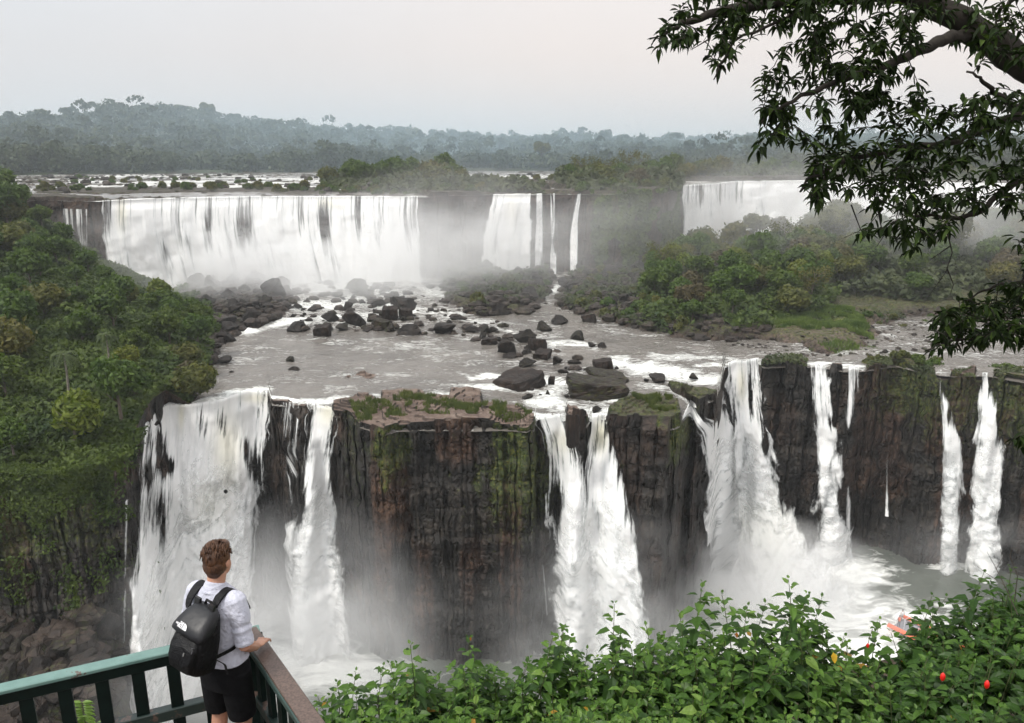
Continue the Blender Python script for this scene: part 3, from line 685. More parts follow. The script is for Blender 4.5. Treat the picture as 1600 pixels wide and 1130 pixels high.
fall('white cascade between the dark rock wedge and the mossy rock tower',
     [(-33.05, 920, 950, .6), (-36, 917, 962, 1.9), (-40, 912, 978, 3.1), (-46, 912, 994, 4.0), (-54, 920, 1007, 4.6), (-62, 924, 1016, 5.2), (-67, 926, 1026, 6)],
     cream=[(938, 12, 680, 26, .8)], holes=[(935, 815, 7, 30, .4)], seed=7, lump=1.1)
fall('narrow bending cascade slipping between the mossy tower and the black rock wedge',
     [(-33.05, 1064, 1082, .4), (-34.5, 1076, 1098, 1.0), (-37, 1095, 1118, 1.6), (-40, 1099, 1136, 2.3), (-46, 1105, 1152, 2.8), (-54, 1109, 1156, 3.2), (-62, 1110, 1164, 3.8), (-67, 1106, 1170, 4.6)],
     seed=8, lump=.8)
fall('great white cascade right of the black rock wedge exploding into cream spray at its foot',
     [(-33.05, 1134, 1188, .5), (-38, 1136, 1190, 1.6), (-42, 1142, 1192, 2.4), (-43.5, 1144, 1204, 4.2), (-50, 1146, 1216, 5.0), (-54, 1148, 1226, 5.8), (-58, 1150, 1256, 8.5), (-62, 1144, 1292, 12), (-67, 1130, 1345, 17)],
     cream=[(1158, 7, 600, 26, .6), (1190, 50, 850, 60, .45)], holes=[(1172, 620, 4, 40, .5), (1196, 700, 6, 18, .5)], seed=9, lump=1.5)
fall('slender white fall on the dark right wall, nearest the great cascade',
     [(-33.05, 1264, 1292, .4), (-38, 1265, 1305, 1.2), (-42, 1268, 1315, 1.7), (-46, 1271, 1312, 2.0), (-54, 1270, 1317, 2.3), (-62, 1266, 1330, 2.8), (-67, 1262, 1338, 3.5)],
     cover=1.05, seed=11, lump=.7, holes=[(1300, 660, 6, 12, .5), (1280, 800, 6, 40, .4)])
fall('ragged trickling fall just right of the slender fall on the dark wall',
     [(-33.05, 1318, 1346, .3), (-37, 1318, 1346, .6), (-42, 1318, 1334, .7), (-43, 1320, 1328, .8), (-50, 1320, 1332, 1.0), (-62, 1318, 1336, 1.4), (-67, 1316, 1338, 2)],
     cover=.55, edge=.4, seed=12, lump=.5, material=M_thin, spray=False, dx=.1)
fall('hair thin trickle down the middle of the dark right wall',
     [(-44, 1384, 1388, .3), (-52, 1384, 1388, .4), (-60, 1382, 1390, .5)], cover=.55, edge=.12, lump=.2, seed=13, material=M_thin, spray=False, top_t=1, dx=.06)
fall('two step thin fall at the right, splitting below a small ledge',
     [(-33.05, 1465, 1473, .4), (-36.2, 1466, 1478, .8), (-37.4, 1467, 1482, 1.3), (-37.8, 1468, 1492, 1.6), (-42, 1469, 1496, 1.6), (-43, 1469, 1505, 2.0), (-52, 1468, 1508, 2.0), (-60, 1467, 1502, 2.2), (-67, 1464, 1500, 2.6)],
     cover=.95, seed=14, lump=.5, holes=[(1482, 650, 3, 16, .8), (1500, 780, 6, 40, .3)], material=M_thin)
fall('tall plume of water at the far right, widening under the overhanging leaves',
     [(-33.05, 1530, 1546, .4), (-38, 1528, 1560, 1.1), (-46, 1521, 1568, 1.9), (-56, 1517, 1562, 2.2), (-67, 1510, 1564, 3)], cover=1.15, seed=15, lump=.7)
# --- the upper falls
fall('wide white curtain of the upper falls spanning the left half of the valley',
     [(ZU-.05, 157, 657, .5), (-16, 156, 658, 1.6), (-20, 158, 659, 2.4), (-26, 165, 660, 3.4), (-35.5, 180, 662, 6)], upper=True, dx=.42, dz=.35, lump=.5, edge=.9, cover=.86, seed=21, spray=False,
     holes=[(382, 350, 12, 40, .55), (325, 350, 8, 50, .4), (505, 345, 12, 40, .45), (560, 340, 6, 40, .4), (640, 340, 12, 50, .45), (270, 350, 10, 40, .25), (170, 340, 14, 40, .3), (470, 345, 6, 45, .35), (595, 340, 6, 50, .3)], cream=[(190, 8, 335, 25, .6), (515, 25, 318, 8, .5)])
fall('medium curtain of the upper falls right of the misty rock wall',
     [(ZU-.05, 768, 832, .4), (-16, 763, 831, 1.4), (-22, 757, 830, 2.0), (-35.5, 750, 829, 4)], upper=True, dx=.3, dz=.35, edge=.5, cover=.98, lump=.5, seed=22, spray=False, cream=[(800, 10, 330, 40, .25)], holes=[(775, 350, 5, 40, .3)])
fall('narrow twin strand of the upper falls beside the medium curtain', [(ZU-.05, 835, 850, .4), (-20, 836, 850, 1.4), (-35.5, 832, 852, 3)], upper=True, dx=.2, dz=.3, edge=.4, cover=.75, seed=23, spray=False, lump=.6)
fall('narrow right strand of the upper falls with dark rock on both sides', [(ZU-.05, 858, 869, .4), (-20, 858, 870, 1.2), (-35.5, 858, 872, 3)], upper=True, dx=.2, dz=.3, edge=.4, cover=.68, seed=24, spray=False, lump=.6)
fall('single slim ribbon of the upper falls standing apart on dark rock', [(ZU-.05, 900, 909, .4), (-20, 892, 904, 1.2), (-35.5, 888, 903, 3)], upper=True, dx=.2, dz=.3, edge=.35, cover=.95, seed=25, spray=False, lump=.6)
fall('distant broad curtain of falls seen through mist at the right',
     [(ZU-.05, 1064, 1600, .4), (-16, 1063, 1600, 1.6), (-22, 1064, 1600, 2.5), (-35.5, 1062, 1600, 6)], upper=True, dx=.5, dz=.4, edge=1.0, cover=.85, seed=26, spray=False, lump=.6, holes=[(1095, 300, 4, 20, .7), (1125, 305, 6, 20, .4), (1150, 300, 8, 20, .35)])
fall('three faint trickles on the dark upper wall beside the jungle', [(-13.5, 96, 140, .3), (-20, 98, 140, .6), (-30, 100, 142, 1)], upper=True, dx=.25, dz=.3, edge=.4, cover=.22, seed=27, spray=False, top_t=1)

# ============================================================= mist
def mist(label, c, rad, dens, seed, tilt=0, nscale=1.6, thr=.42, col=(.985, .985, .985), an=.2, flat=1.0):
    m, nt, v = haze_mat('mist_air', 0, col, an)
    tc = N(nt, 'ShaderNodeTexCoord'); ln = N(nt, 'ShaderNodeVectorMath', operation='LENGTH'); L(nt, tc.outputs['Object'], ln.inputs[0])
    fall_ = ramp(nt, ln.outputs['Value'], [(.0, 1), (.35, .55), (.65, .17), (.95, 0)])
    mp = N(nt, 'ShaderNodeMapping'); mp.inputs['Location'].default_value = (seed*3.1, seed*1.7, 0); L(nt, tc.outputs['Object'], mp.inputs[0])
    nn = noise_n(nt, mp.outputs[0], nscale, 4, .6, .3)
    dn = math_n(nt, 'MULTIPLY', math_n(nt, 'MULTIPLY', fall_, ramp(nt, nn, [(thr, .0), (thr+.24, 1)])), dens)
    L(nt, dn, v.inputs['Density'])
    a = np.arange(16)/16*2*math.pi; ph = np.linspace(-math.pi/2, math.pi/2, 9)
    rings = [[(math.cos(p)*math.cos(q), math.cos(p)*math.sin(q), math.sin(p)) for q in a] for p in ph[1:-1]]
    b = MB(); b.rings(np.array(rings)); o = b.build('mist', m); o.location = tuple(c); o.scale = rad; o.rotation_euler = (0, 0, tilt); tag(o, label, kind='stuff'); return o
def mp_at(px, py, D):
    d = ray(px, py); return d*(D/math.hypot(d[0], d[1]))
if MIST:
    mist('mist boiling at the foot of the wide upper curtain', mp_at(440, 408, 200), (78, 32, 19), .22, 1, tilt=-.12)
    mist('mist drifting across the rock wall between the upper falls', mp_at(690, 385, 200), (36, 30, 24), .085, 2)
    mist('thin mist over the boulder field', mp_at(820, 400, 190), (64, 38, 22), .040, 3)
    mist('thick mist at the distant falls', mp_at(1220, 335, 288), (70, 30, 20), .07, 4)
    mist('thin mist over the wooded valley', mp_at(1330, 360, 230), (90, 60, 28), .030, 5)
    mist('spray cloud at the foot of the broad near cascade', mp_at(340, 1020, 75), (15, 12, 13), .18, 6)
    mist('spray cloud at the foot of the narrow cascade', mp_at(490, 1020, 77), (16, 14, 19), .26, 7)
    mist('grey mist against the lower buttress', mp_at(640, 1080, 79), (24, 10, 17), .10, 8)
    mist('spray cloud below the paired cascades', mp_at(945, 1000, 84), (18, 15, 18), .22, 9)
    mist('cream spray cloud of the great cascade', mp_at(1195, 925, 104), (20, 14, 11), .50, 10, thr=.38, nscale=2.2)
    mist('added pale haze veiling the upper river and far hills, with drifting spray', mp_at(700, 245, 560), (760, 290, 70), .0034, 13, thr=.0, nscale=.8, col=(.68, .87, 1.0))  # volume added to pale the far hills bluish, beyond the falls' own spray
    mist('thin spray drifting around the boat', mp_at(1385, 965, 98), (18, 12, 6), .07, 14)
    mist('spray at the foot of the slender fall', mp_at(1305, 885, 112), (11, 8, 6), .14, 11)
    mist('spray at the foot of the right hand falls', mp_at(1515, 862, 116), (17, 8, 8), .07, 12)
# ============================================================= foliage builders
def leaf_quads(P_, Nn, size, g, asp=1.7, jit=.7, droop=0.):
    """rhombic leaf sprays at points P_ with rough normals Nn"""
    n = len(P_); nn = Nn+g.normal(0, jit, (n, 3)); nn /= np.linalg.norm(nn, axis=1)[:, None]+1e-9
    r = g.normal(0, 1, (n, 3)); r[:, 2] -= droop; u = r-nn*(r*nn).sum(1)[:, None]; u /= np.linalg.norm(u, axis=1)[:, None]+1e-9
    v = np.cross(nn, u); s = (np.asarray(size)*g.uniform(.6, 1.4, n))[:, None]
    a = P_-u*s*.5*asp; c = P_+u*s*.5*asp; b = P_+v*s*.5-nn*s*.12; d = P_-v*s*.5-nn*s*.12
    V = np.stack([a, b, c, d], 1).reshape(-1, 3); return V, np.arange(4*n).reshape(n, 4)
def sph(g, n, up=0):
    d = g.normal(0, 1, (n, 3)); d[:, 2] += up; return d/np.linalg.norm(d, axis=1)[:, None]
def crown(g, R_, H, lobes, n, size, base=0, core=.25, flat=1.):
    """lumpy crown: lobes over a dome; each point near a lobe surface"""
    cen = sph(g, lobes, .6)*[R_*.62, R_*.62, H*.38]; cen[:, 2] = np.abs(cen[:, 2])*.9+H*.42+base
    cen = np.concatenate([cen, [[0, 0, base+H*.5]]]); rad = np.concatenate([g.uniform(.20, .46, lobes)*R_, [R_*.50]])
    k = g.integers(0, len(cen), n); d = sph(g, n, .35); rr_ = rad[k]*(1-core*g.random(n)**2*2*.5)*(1+.17*g.normal(0, 1, n))
    p = cen[k]+d*rr_[:, None]*[1, 1, flat]; return leaf_quads(p, d, size, g)
def trunk_mesh(g, h, r, limbs, R_, H, base, lean=.06):
    b = MB(); x = np.linspace(0, 1, 7); off = g.normal(0, lean, 2)*h
    pts = np.stack([off[0]*x**2, off[1]*x**2, x*h-.8*(1-x)*0], -1); pts[0, 2] = -1.2; b.tube(pts, r*(1.25-.8*x), 7)
    for i in range(limbs):
        t = g.uniform(.35, .95); p0 = np.array([off[0]*t*t, off[1]*t*t, t*h]); a = g.uniform(0, 6.28); e = p0+np.array([math.cos(a)*R_*.6, math.sin(a)*R_*.6, H*g.uniform(.25, .6)])
        m = (p0+e)/2+g.normal(0, .1, 3)*R_; b.tube([p0, m, e], [r*.5, r*.3, r*.1], 5)
    return b
M_bark = m_plain('bark', (.10, .085, .07), .9, .2, .35, 2, .5)
M_leafA = m_foliage('leaf_green', (.018, .042, .008), (.090, .135, .022), .25, .45)
M_leafB = m_foliage('leaf_olive', (.034, .044, .012), (.140, .135, .034), .25, .45)
M_leafC = m_foliage('leaf_brown', (.040, .034, .016), (.105, .085, .040), .2, .5, hue=.3)
M_leafL = m_foliage('leaf_lime', (.055, .080, .010), (.185, .210, .034), .3, .5, hue=.3)
M_far = m_foliage('leaf_far', (.016, .030, .012), (.055, .070, .030), .15, .03, hue=0)
TREES = {}
def make_tree(key, name, cat, seed, R_, H, base, lobes, n, size, m, trunk_r=.18, limbs=5):
    g = np.random.default_rng(seed); o = empty(name, (0, 0, -500)); tag(o, key, cat)
    h = base+H*.55; tb = trunk_mesh(g, h, trunk_r, limbs, R_, H, base); tb.build('trunk', M_bark, o, True)
    V, Q = crown(g, R_, H, lobes, n, size, base); new_mesh('crown', V, Q, m, o); TREES[key] = [o, 0]; return o
make_tree('A', 'broadleaf_tree', 'tree', 1, 3.4, 4.6, 2.6, 9, 2600, .42, M_leafA)
make_tree('B', 'broadleaf_tree', 'tree', 2, 2.8, 4.4, 2.8, 7, 2200, .38, M_leafA)
make_tree('C', 'broadleaf_tree', 'tree', 3, 3.6, 4.0, 2.4, 10, 2600, .42, M_leafB)
make_tree('D', 'broadleaf_tree', 'tree', 4, 2.6, 3.6, 2.2, 6, 1700, .40, M_leafC)
make_tree('E', 'broadleaf_tree', 'tree', 5, 3.0, 3.8, 2.2, 8, 2000, .40, M_leafL)
make_tree('F', 'broadleaf_tree', 'tree', 6, 4.2, 3.6, 4.4, 8, 2300, .5, M_leafB, .22, 9)
make_tree('S', 'river_shrub', 'shrub', 7, 1.6, 1.7, 0, 6, 750, .30, M_leafB, .06, 4)
make_tree('T', 'river_shrub', 'shrub', 8, 1.4, 1.4, 0, 5, 650, .28, M_leafA, .05, 4)
def make_sparse(key, seed):
    g = np.random.default_rng(seed); o = empty('bare_tree', (0, 0, -500)); tag(o, key, 'tree')
    b = MB(); b.tube([[0, 0, -1], [.1, 0, 3], [.3, .2, 6.5]], [.2, .15, .06], 6); tips = []
    for i in range(16):
        t = g.uniform(.35, 1); p0 = np.array([.3*t*t, .2*t*t, 6.5*t]); a = g.uniform(0, 6.28); e = p0+np.array([math.cos(a), math.sin(a), .7])*g.uniform(1.2, 2.8)
        m = (p0+e)/2+g.normal(0, .2, 3); b.tube([p0, m, e], [.06, .04, .015], 4)
        for k in range(4):
            q = e+sph(g, 1, .6)[0]*g.uniform(.4, 1.1); b.tube([m, q], [.02, .01], 3); tips.append(q)
    b.build('trunk', M_bark, o); tips = np.array(tips); p = np.repeat(tips, 12, 0)+g.normal(0, .38, (len(tips)*12, 3))
    V, Q = leaf_quads(p, sph(g, len(p), .5), .26, g); new_mesh('crown', V, Q, M_leafB, o); TREES[key] = [o, 0]
make_sparse('G', 9)
M_palmb = m_plain('palm_bark', (.21, .19, .16), .9, .2, .3, 3)
M_palml = m_foliage('palm_frond', (.02, .036, .010), (.075, .10, .028), .25, .4, hue=0)
def make_palm(key, seed):
    g = np.random.default_rng(seed); o = empty('palm_tree', (0, 0, -500)); tag(o, key, 'palm')
    b = MB(); z = np.linspace(-1, 8, 9); b.tube(np.stack([.25*np.sin(z*.3), 0*z, z], -1), np.linspace(.2, .13, 9), 8); b.build('trunk', M_palmb, o, True)
    top = np.array([.25*math.sin(2.4), 0, 8]); Vs = []; Qs = []; n = 0
    for i in range(20):
        a = i/20*6.28*2.4+g.normal(0, .15); el = g.uniform(-.1, 1.1); Lf = g.uniform(2.3, 3.0); t = np.linspace(0, 1, 12)
        r_ = Lf*np.sin(t*1.35)*.85*math.cos(el*.6); zz = Lf*(math.sin(el)*t-1.15*t**2.2); c = top+np.stack([np.cos(a)*r_, np.sin(a)*r_, zz], -1)
        side = np.array([-math.sin(a), math.cos(a), 0])
        for k in range(1, 11):
            for s in (-1, 1):
                tip = c[k]+side*s*.62*math.sin(k/11*2.6+.3)+(c[k]-c[k-1])*.8+[0, 0, -.30]; w = (c[k]-c[k-1])*.55
                Vs += [c[k]-w, tip, c[k]+w]; Qs.append([n, n+1, n+2]); n += 3
    new_mesh('crown', np.array(Vs), np.array(Qs), M_palml, o); TREES[key] = [o, 0]
make_palm('P', 10)
def put(key, loc, s=1., label=None, group=None, rz=None, sz=None):
    o, used = TREES[key]; rz = random.uniform(0, 6.28) if rz is None else rz; sz = sz or s*random.uniform(.85, 1.15)
    if used: r = copy_tree(o, tuple(loc), rz, (s, s, sz), label, group)
    else:
        r = o; o.location = tuple(loc); o.rotation_euler = (0, 0, rz); o.scale = (s, s, sz); TREES[key][1] = 1; o['label'] = label or o['label']
        if group: o['group'] = group
    return r
_gx = np.arange(-260, 290, 1.0); _gy = np.arange(60, 360, 1.0); _GX, _GY = np.meshgrid(_gx, _gy, indexing='ij')
_GM = mid_height(_GX.ravel(), _GY.ravel())[0].reshape(_GX.shape)
_ux = np.arange(-420, 420, 3.0); _uy = np.arange(130, 560, 2.0); _UX, _UY = np.meshgrid(_ux, _uy, indexing='ij')
_GU = up_height(_UX.ravel(), _UY.ravel()).reshape(_UX.shape)
def ground_z(x, y, up=False):
    x = np.atleast_1d(np.asarray(x, float)); y = np.atleast_1d(np.asarray(y, float))
    gx, gy, G = (_ux, _uy, _GU) if up else (_gx, _gy, _GM)
    u = np.clip((x-gx[0])/(gx[1]-gx[0]), 0, len(gx)-1.001); v = np.clip((y-gy[0])/(gy[1]-gy[0]), 0, len(gy)-1.001)
    i = u.astype(int); j = v.astype(int); u = u-i; v = v-j
    return G[i, j]*(1-u)*(1-v)+G[i+1, j]*u*(1-v)+G[i, j+1]*(1-u)*v+G[i+1, j+1]*u*v
def scatter(poly, z, n, mind, g):
    """plan points inside a photo polygon on level z with spacing"""
    pw_ = plan(poly, z); lo, hi = pw_.min(0), pw_.max(0); out = []; tries = 0
    while len(out) < n and tries < n*60:
        tries += 1; q = lo+(hi-lo)*g.random(2)
        if in_poly(q[None], pw_)[0] < 0: continue
        if all(np.hypot(*(q-o)) > mind for o in out): out.append(q)
    return np.array(out)
g = np.random.default_rng(21)
# --- left jungle slope: ground z varies, so sample azimuth/distance directly
def llim(D, y=0): return np.interp(D, [84, 92, 103, 112, 125, 140, 155, 172, 190, 215], [196, 215, 255, 305, 326, 326, 316, 292, 255, 215])+8*np.sin(D*.5)
left = []; tries = 0
def left_pt(px, D):
    a = math.atan((px-800)/F/CP*.985); return D*math.sin(a), D*math.cos(a)
while len(left) < 150 and tries < 9000:
    tries += 1; D = 86+150*g.random()**1.25; px = g.uniform(-90, 334); x, y = left_pt(px, D); a = math.atan2(x, y)
    z = ground_z(x, y)[0]; qx, qy = proj(np.array([x, y, z]))
    if D < rim_r(a)+1.5 or z < ZR+.15 and D > 92 or qx > llim(D, y) or qx < -100: continue
    if D > 172 and qx > 70+ (232-D)*1.4: continue
    md = 3.4+D*.022
    if all(math.hypot(x-o[0], y-o[1]) > md for o in left): left.append((x, y, z, D, qx))
PALMS = [left_pt(88, 104), left_pt(160, 110)]
left = [l for l in left if not any(math.hypot(l[0]-p[0], l[1]-p[1]) < 4.2 or (math.hypot(l[0]*.93-p[0], l[1]*.93-p[1]) < 3) for p in PALMS)]
for i, (x, y, z, D, qx) in enumerate(left):
    k = g.choice(['A', 'B', 'A', 'C', 'D', 'E', 'B'], p=[.25, .2, .15, .16, .10, .07, .07]); s = g.uniform(.6, 1.25)
    if qx > 260: s *= .8
    lab = {'D': 'dry brownish crown among the green trees of the left slope', 'E': 'yellow green crown among the trees of the left jungle slope', 'C': 'olive green crown in the dense jungle on the left slope'}.get(k, 'deep green broadleaf tree in the dense jungle on the left slope')
    put(k, (x, y, z-1.5*s-.6+g.uniform(0, 1.6)), s, lab, 'jungle trees on the left slope, '+{'D': 'dry', 'E': 'yellow green', 'C': 'olive'}.get(k, 'green'))
for (px, D, s, lab) in ((88, 104, .78, 'left of the two palms rising from the jungle slope, with drooping fronds'), (160, 110, .68, 'right and smaller of the two palms on the jungle slope')):
    x, y = left_pt(px, D); put('P', (x, y, ground_z(x, y)[0]+1.6), s, lab)
for px, D, s, kk in ((-14, 205, 2.3, 'A'), (14, 203, 1.9, 'B'), (34, 198, 1.5, 'A'), (40, 200, 1.05, 'C'), (-8, 190, 1.3, 'B'), (60, 190, .95, 'B'), (80, 186, .9, 'A')):
    x, y = left_pt(px, D); put(kk, (x, y, ground_z(x, y)[0]-.8), s, 'tall hazy tree at the top of the left slope beside the picture edge', 'tall trees at the top left')
# creeper carpet over the slope
m_ = 120000; D = 84+160*g.random(m_)**1.2; px = g.uniform(-120, 348, m_); a = np.arctan((px-800)/F/CP*.985); x, y = D*np.sin(a), D*np.cos(a)
z = ground_z(x, y); qx, qy = proj(np.stack([x, y, z], -1)); ok = (D > rim_r(a)+.1) & (z > ZR+.1-3*(D < 95)) & (qx < llim(D)+10+38*sstep(145, 165, D)+9*vnoise(np.stack([D*.3, x*.3, 0*D], -1)))
x, y, z = x[ok], y[ok], z[ok]; lump = 1.3*fbm(np.stack([x*.25, y*.25, 0*x], -1), 4)+1.0
V, Q = leaf_quads(np.stack([x, y, z+np.abs(lump)*g.random(len(x))+.1], -1), np.tile([0, -.5, .8], (len(x), 1)), .25+.0016*D[ok], g)
V2_, Q2_ = [], []
# creepers hanging over the cliff edge under the jungle
for i in range(520):
    px = g.uniform(-150, 212); a = px_to_az(np.array([px]), -36., rim_r)[0]; r_ = rim_r(a); Ln = g.gamma(2.0, .85)+.5; deep = g.random() < .10; zt0 = ground_z(r_*math.sin(a), r_*math.cos(a))[0]
    k = int(Ln*42); t = g.random(k); zz = zt0+1.0-t*Ln-(g.uniform(2, 24) if deep else 0); wd = .9*(1-t*.6)
    rr_ = cliff_r(np.full(k, a), zz)-.35-.3*g.random(k); aa = a+g.normal(0, 1, k)*wd/90; p = np.stack([rr_*np.sin(aa), rr_*np.cos(aa), zz], -1)
    v_, q_ = leaf_quads(p, np.tile([0, -.8, .3], (k, 1)), .23, g, droop=1.2); V2_.append(v_); Q2_.append(q_)
off = len(V); VV = [V]; QQ = [Q]
for v_, q_ in zip(V2_, Q2_): VV.append(v_); QQ.append(q_+off); off += len(v_)
M_under = m_foliage('creeper', (.016, .036, .007), (.085, .120, .020), .22, .18, hue=0)
o = new_mesh('undergrowth', np.concatenate(VV), np.concatenate(QQ), M_under); tag(o, 'tangled green creepers and bushes covering the left slope and hanging over its cliff', kind='stuff')

# --- island jungle in the middle of the valley, and misty valley at the right
def grove(poly, z, n, md, keys, pr, smin, smax, labf, grp, up=False, sink=1.6, rise=0):
    pts = scatter(poly, z, n, md, g)
    for q in pts:
        k = g.choice(keys, p=pr); s = g.uniform(smin, smax); zz = ground_z(q[0], q[1], up)[0]
        if zz < (ZU if up else ZR)-.1: continue
        put(k, (q[0], q[1], zz-sink*s), s, labf.get(k, labf['*']), grp+(', '+k if 0 else '') if labf.get(k, labf['*']) == labf['*'] else grp+', '+{'E': 'lime', 'D': 'dry', 'G': 'sparse', 'C': 'olive', 'F': 'spreading'}[k])
grove([(1030, 505), (1010, 470), (1020, 440), (1100, 425), (1270, 425), (1310, 455), (1250, 505), (1100, 518)], ZR, 62, 3.6, ['A', 'B', 'C', 'D', 'E', 'G'], [.28, .22, .2, .08, .14, .08], .8, 1.35,
      {'*': 'green tree in the wooded island at the middle of the valley', 'E': 'bright lime green tree in the wooded island at mid valley', 'D': 'dry brown tree in the wooded island at mid valley', 'G': 'sparse half bare tree sticking out of the wooded island', 'C': 'olive tree in the wooded island at mid valley'}, 'trees of the wooded island', sink=.9)
grove([(1290, 450), (1200, 425), (1100, 415), (1040, 400), (1240, 388), (1600, 390), (1720, 410), (1720, 470), (1560, 478), (1420, 478)], ZR, 75, 6.5, ['A', 'B', 'C', 'D', 'F'], [.3, .2, .3, .1, .1], .9, 1.5,
      {'*': 'misty green tree in the valley behind the overhanging branches', 'D': 'misty brown tree in the valley behind the overhanging branches', 'C': 'misty olive tree in the valley behind the overhanging branches', 'F': 'misty spreading tree in the valley behind the overhanging branches'}, 'misty valley trees', sink=1.2)
for poly, n, md, lo, hi, lab in (([(870, 476), (900, 455), (890, 425), (1000, 410), (1030, 470), (1080, 528), (1000, 512)], 42, 2.6, .7, 1.4, 'low green bush on the rubble before the wooded island'),
                            ([(740, 488), (705, 470), (695, 440), (702, 418), (740, 405), (850, 405), (858, 440), (845, 468)], 34, 3.2, .8, 1.5, 'grey green bush on the boulder spit in the mist'),
                            ([(1240, 520), (1300, 500), (1400, 492), (1560, 490), (1600, 500), (1500, 515), (1380, 512)], 16, 2.4, .5, 1.0, 'low bush on the red shallows at the right'),
                            ([(1350, 570), (1352, 556), (1462, 558), (1464, 576)], 22, 1.1, .5, 1.1, 'small bush on the brink of the dark right wall'),
                            ([(1552, 584), (1556, 568), (1690, 574), (1690, 592)], 12, 1.3, .6, 1.3, 'bush on the far right brink under the leaves')):
    for q in scatter(poly, ZR, n, md, g):
        put(g.choice(['S', 'T']), (q[0], q[1], ground_z(q[0], q[1])[0]-.25), g.uniform(lo, hi), lab, lab.replace('low ', '').replace('small ', '')+' group')
def carpet(poly, z, n, size, lab, m, hgt=1.6, thr=-.2, name='undergrowth'):
    pw_ = plan(poly, z); lo, hi = pw_.min(0), pw_.max(0); q = lo+(hi-lo)*g.random((n*3, 2)); q = q[in_poly(q, pw_) > -1.5][:n]
    nz_ = fbm(np.stack([q[:, 0]*.16, q[:, 1]*.16, 0*q[:, 0]+5], -1), 4); zg = ground_z(q[:, 0], q[:, 1]); kk = (nz_ > thr) & (zg > ZR-.05); q, nz_, zg = q[kk], nz_[kk], zg[kk]
    hh = hgt*np.clip(.35+2.2*(nz_-thr), .2, 1.6)*g.random(len(q))**.6
    V, Q = leaf_quads(np.stack([q[:, 0], q[:, 1], zg+hh], -1), np.tile([0, -.45, .8], (len(q), 1)), size, g)
    o = new_mesh(name, V, Q, m); tag(o, lab, kind='stuff')
M_scrub = m_foliage('scrub', (.022, .034, .014), (.075, .088, .034), .2, .15, hue=0)
carpet([(1060, 526), (1000, 505), (1010, 455), (1080, 420), (1280, 410), (1320, 455), (1270, 500), (1200, 512), (1190, 526)], ZR, 30000, .6, 'undergrowth beneath the wooded island trees', M_under, 2.2, -.3)
carpet([(1300, 470), (1200, 430), (1040, 400), (1240, 380), (1700, 385), (1720, 480), (1450, 484)], ZR, 42000, 1.0, 'scrub covering the misty valley floor', M_scrub, 2.4, -.22)
carpet([(870, 476), (900, 455), (890, 425), (1000, 405), (1030, 470), (1090, 526), (1000, 512)], ZR, 12000, .5, 'scrub among the rubble before the wooded island', M_scrub, 1.2, -.02)
carpet([(740, 490), (705, 470), (695, 440), (702, 418), (740, 405), (850, 405), (858, 440), (845, 468)], ZR, 8000, .55, 'scrub on the boulder spit', M_scrub, 1.3, -.05)
carpet([(1230, 522), (1300, 505), (1420, 495), (1560, 500), (1600, 520), (1500, 520), (1380, 516)], ZR, 2500, .4, 'low scrub on the red shallows', M_scrub, .8, .05)
carpet([(1186, 566), (1264, 562), (1350, 558), (1470, 564), (1690, 576), (1690, 598), (1470, 584), (1350, 575), (1264, 572), (1188, 574)], ZR, 7000, .32, 'low plants along the brink of the right wall', M_scrub, .7, .0)
# --- upper river islands and bank
for poly, n, md, keys, lo, hi, lab in (([(505, 290), (540, 282), (640, 281), (700, 284), (730, 294), (660, 297), (560, 296)], 24, 5.0, ['A', 'C', 'B'], .9, 1.45, 'tree on the wooded islet above the wide falls'),
                            ([(870, 284), (960, 279), (1060, 274), (1060, 290), (1052, 302), (900, 300)], 30, 5.5, ['A', 'C', 'D', 'G'], .9, 1.4, 'tree on the hazy bank above the rock wall at centre')):
    for q in scatter(poly, ZU, n, md, g):
        put(g.choice(keys), (q[0], q[1], ground_z(q[0], q[1], True)[0]-3.0), g.uniform(lo, hi), lab, lab.replace('tree', 'trees'))
for poly, n, md, lo, hi, lab in (([(60, 301), (60, 296), (110, 293), (330, 293), (520, 295), (520, 300), (330, 300)], 40, 2.6, .7, 1.5, 'bush on the rocks of the upper river at the left'),
                         ([(430, 303), (430, 297), (700, 298), (850, 300), (850, 304), (690, 305)], 44, 2.4, .7, 1.5, 'bush along the low shore of the wooded islet'),
                         ([(60, 286), (60, 278), (520, 277), (520, 288)], 26, 4.5, .6, 1.2, 'small shrub standing among the far rapids'),
                         ([(760, 296), (740, 285), (860, 276), (1000, 274), (1000, 285)], 20, 4, .7, 1.5, 'shrub in the rapids right of the islet'),
                         ([(900, 304), (960, 302), (1050, 300), (1056, 296), (980, 298)], 20, 2.4, .9, 1.8, 'bush on the edge of the central rock wall')):
    for q in scatter(poly, ZU, n, md, g):
        put(g.choice(['S', 'T']), (q[0], q[1], max(ZU-.1, ground_z(q[0], q[1], True)[0])-.3), g.uniform(lo, hi), lab, lab+' group')
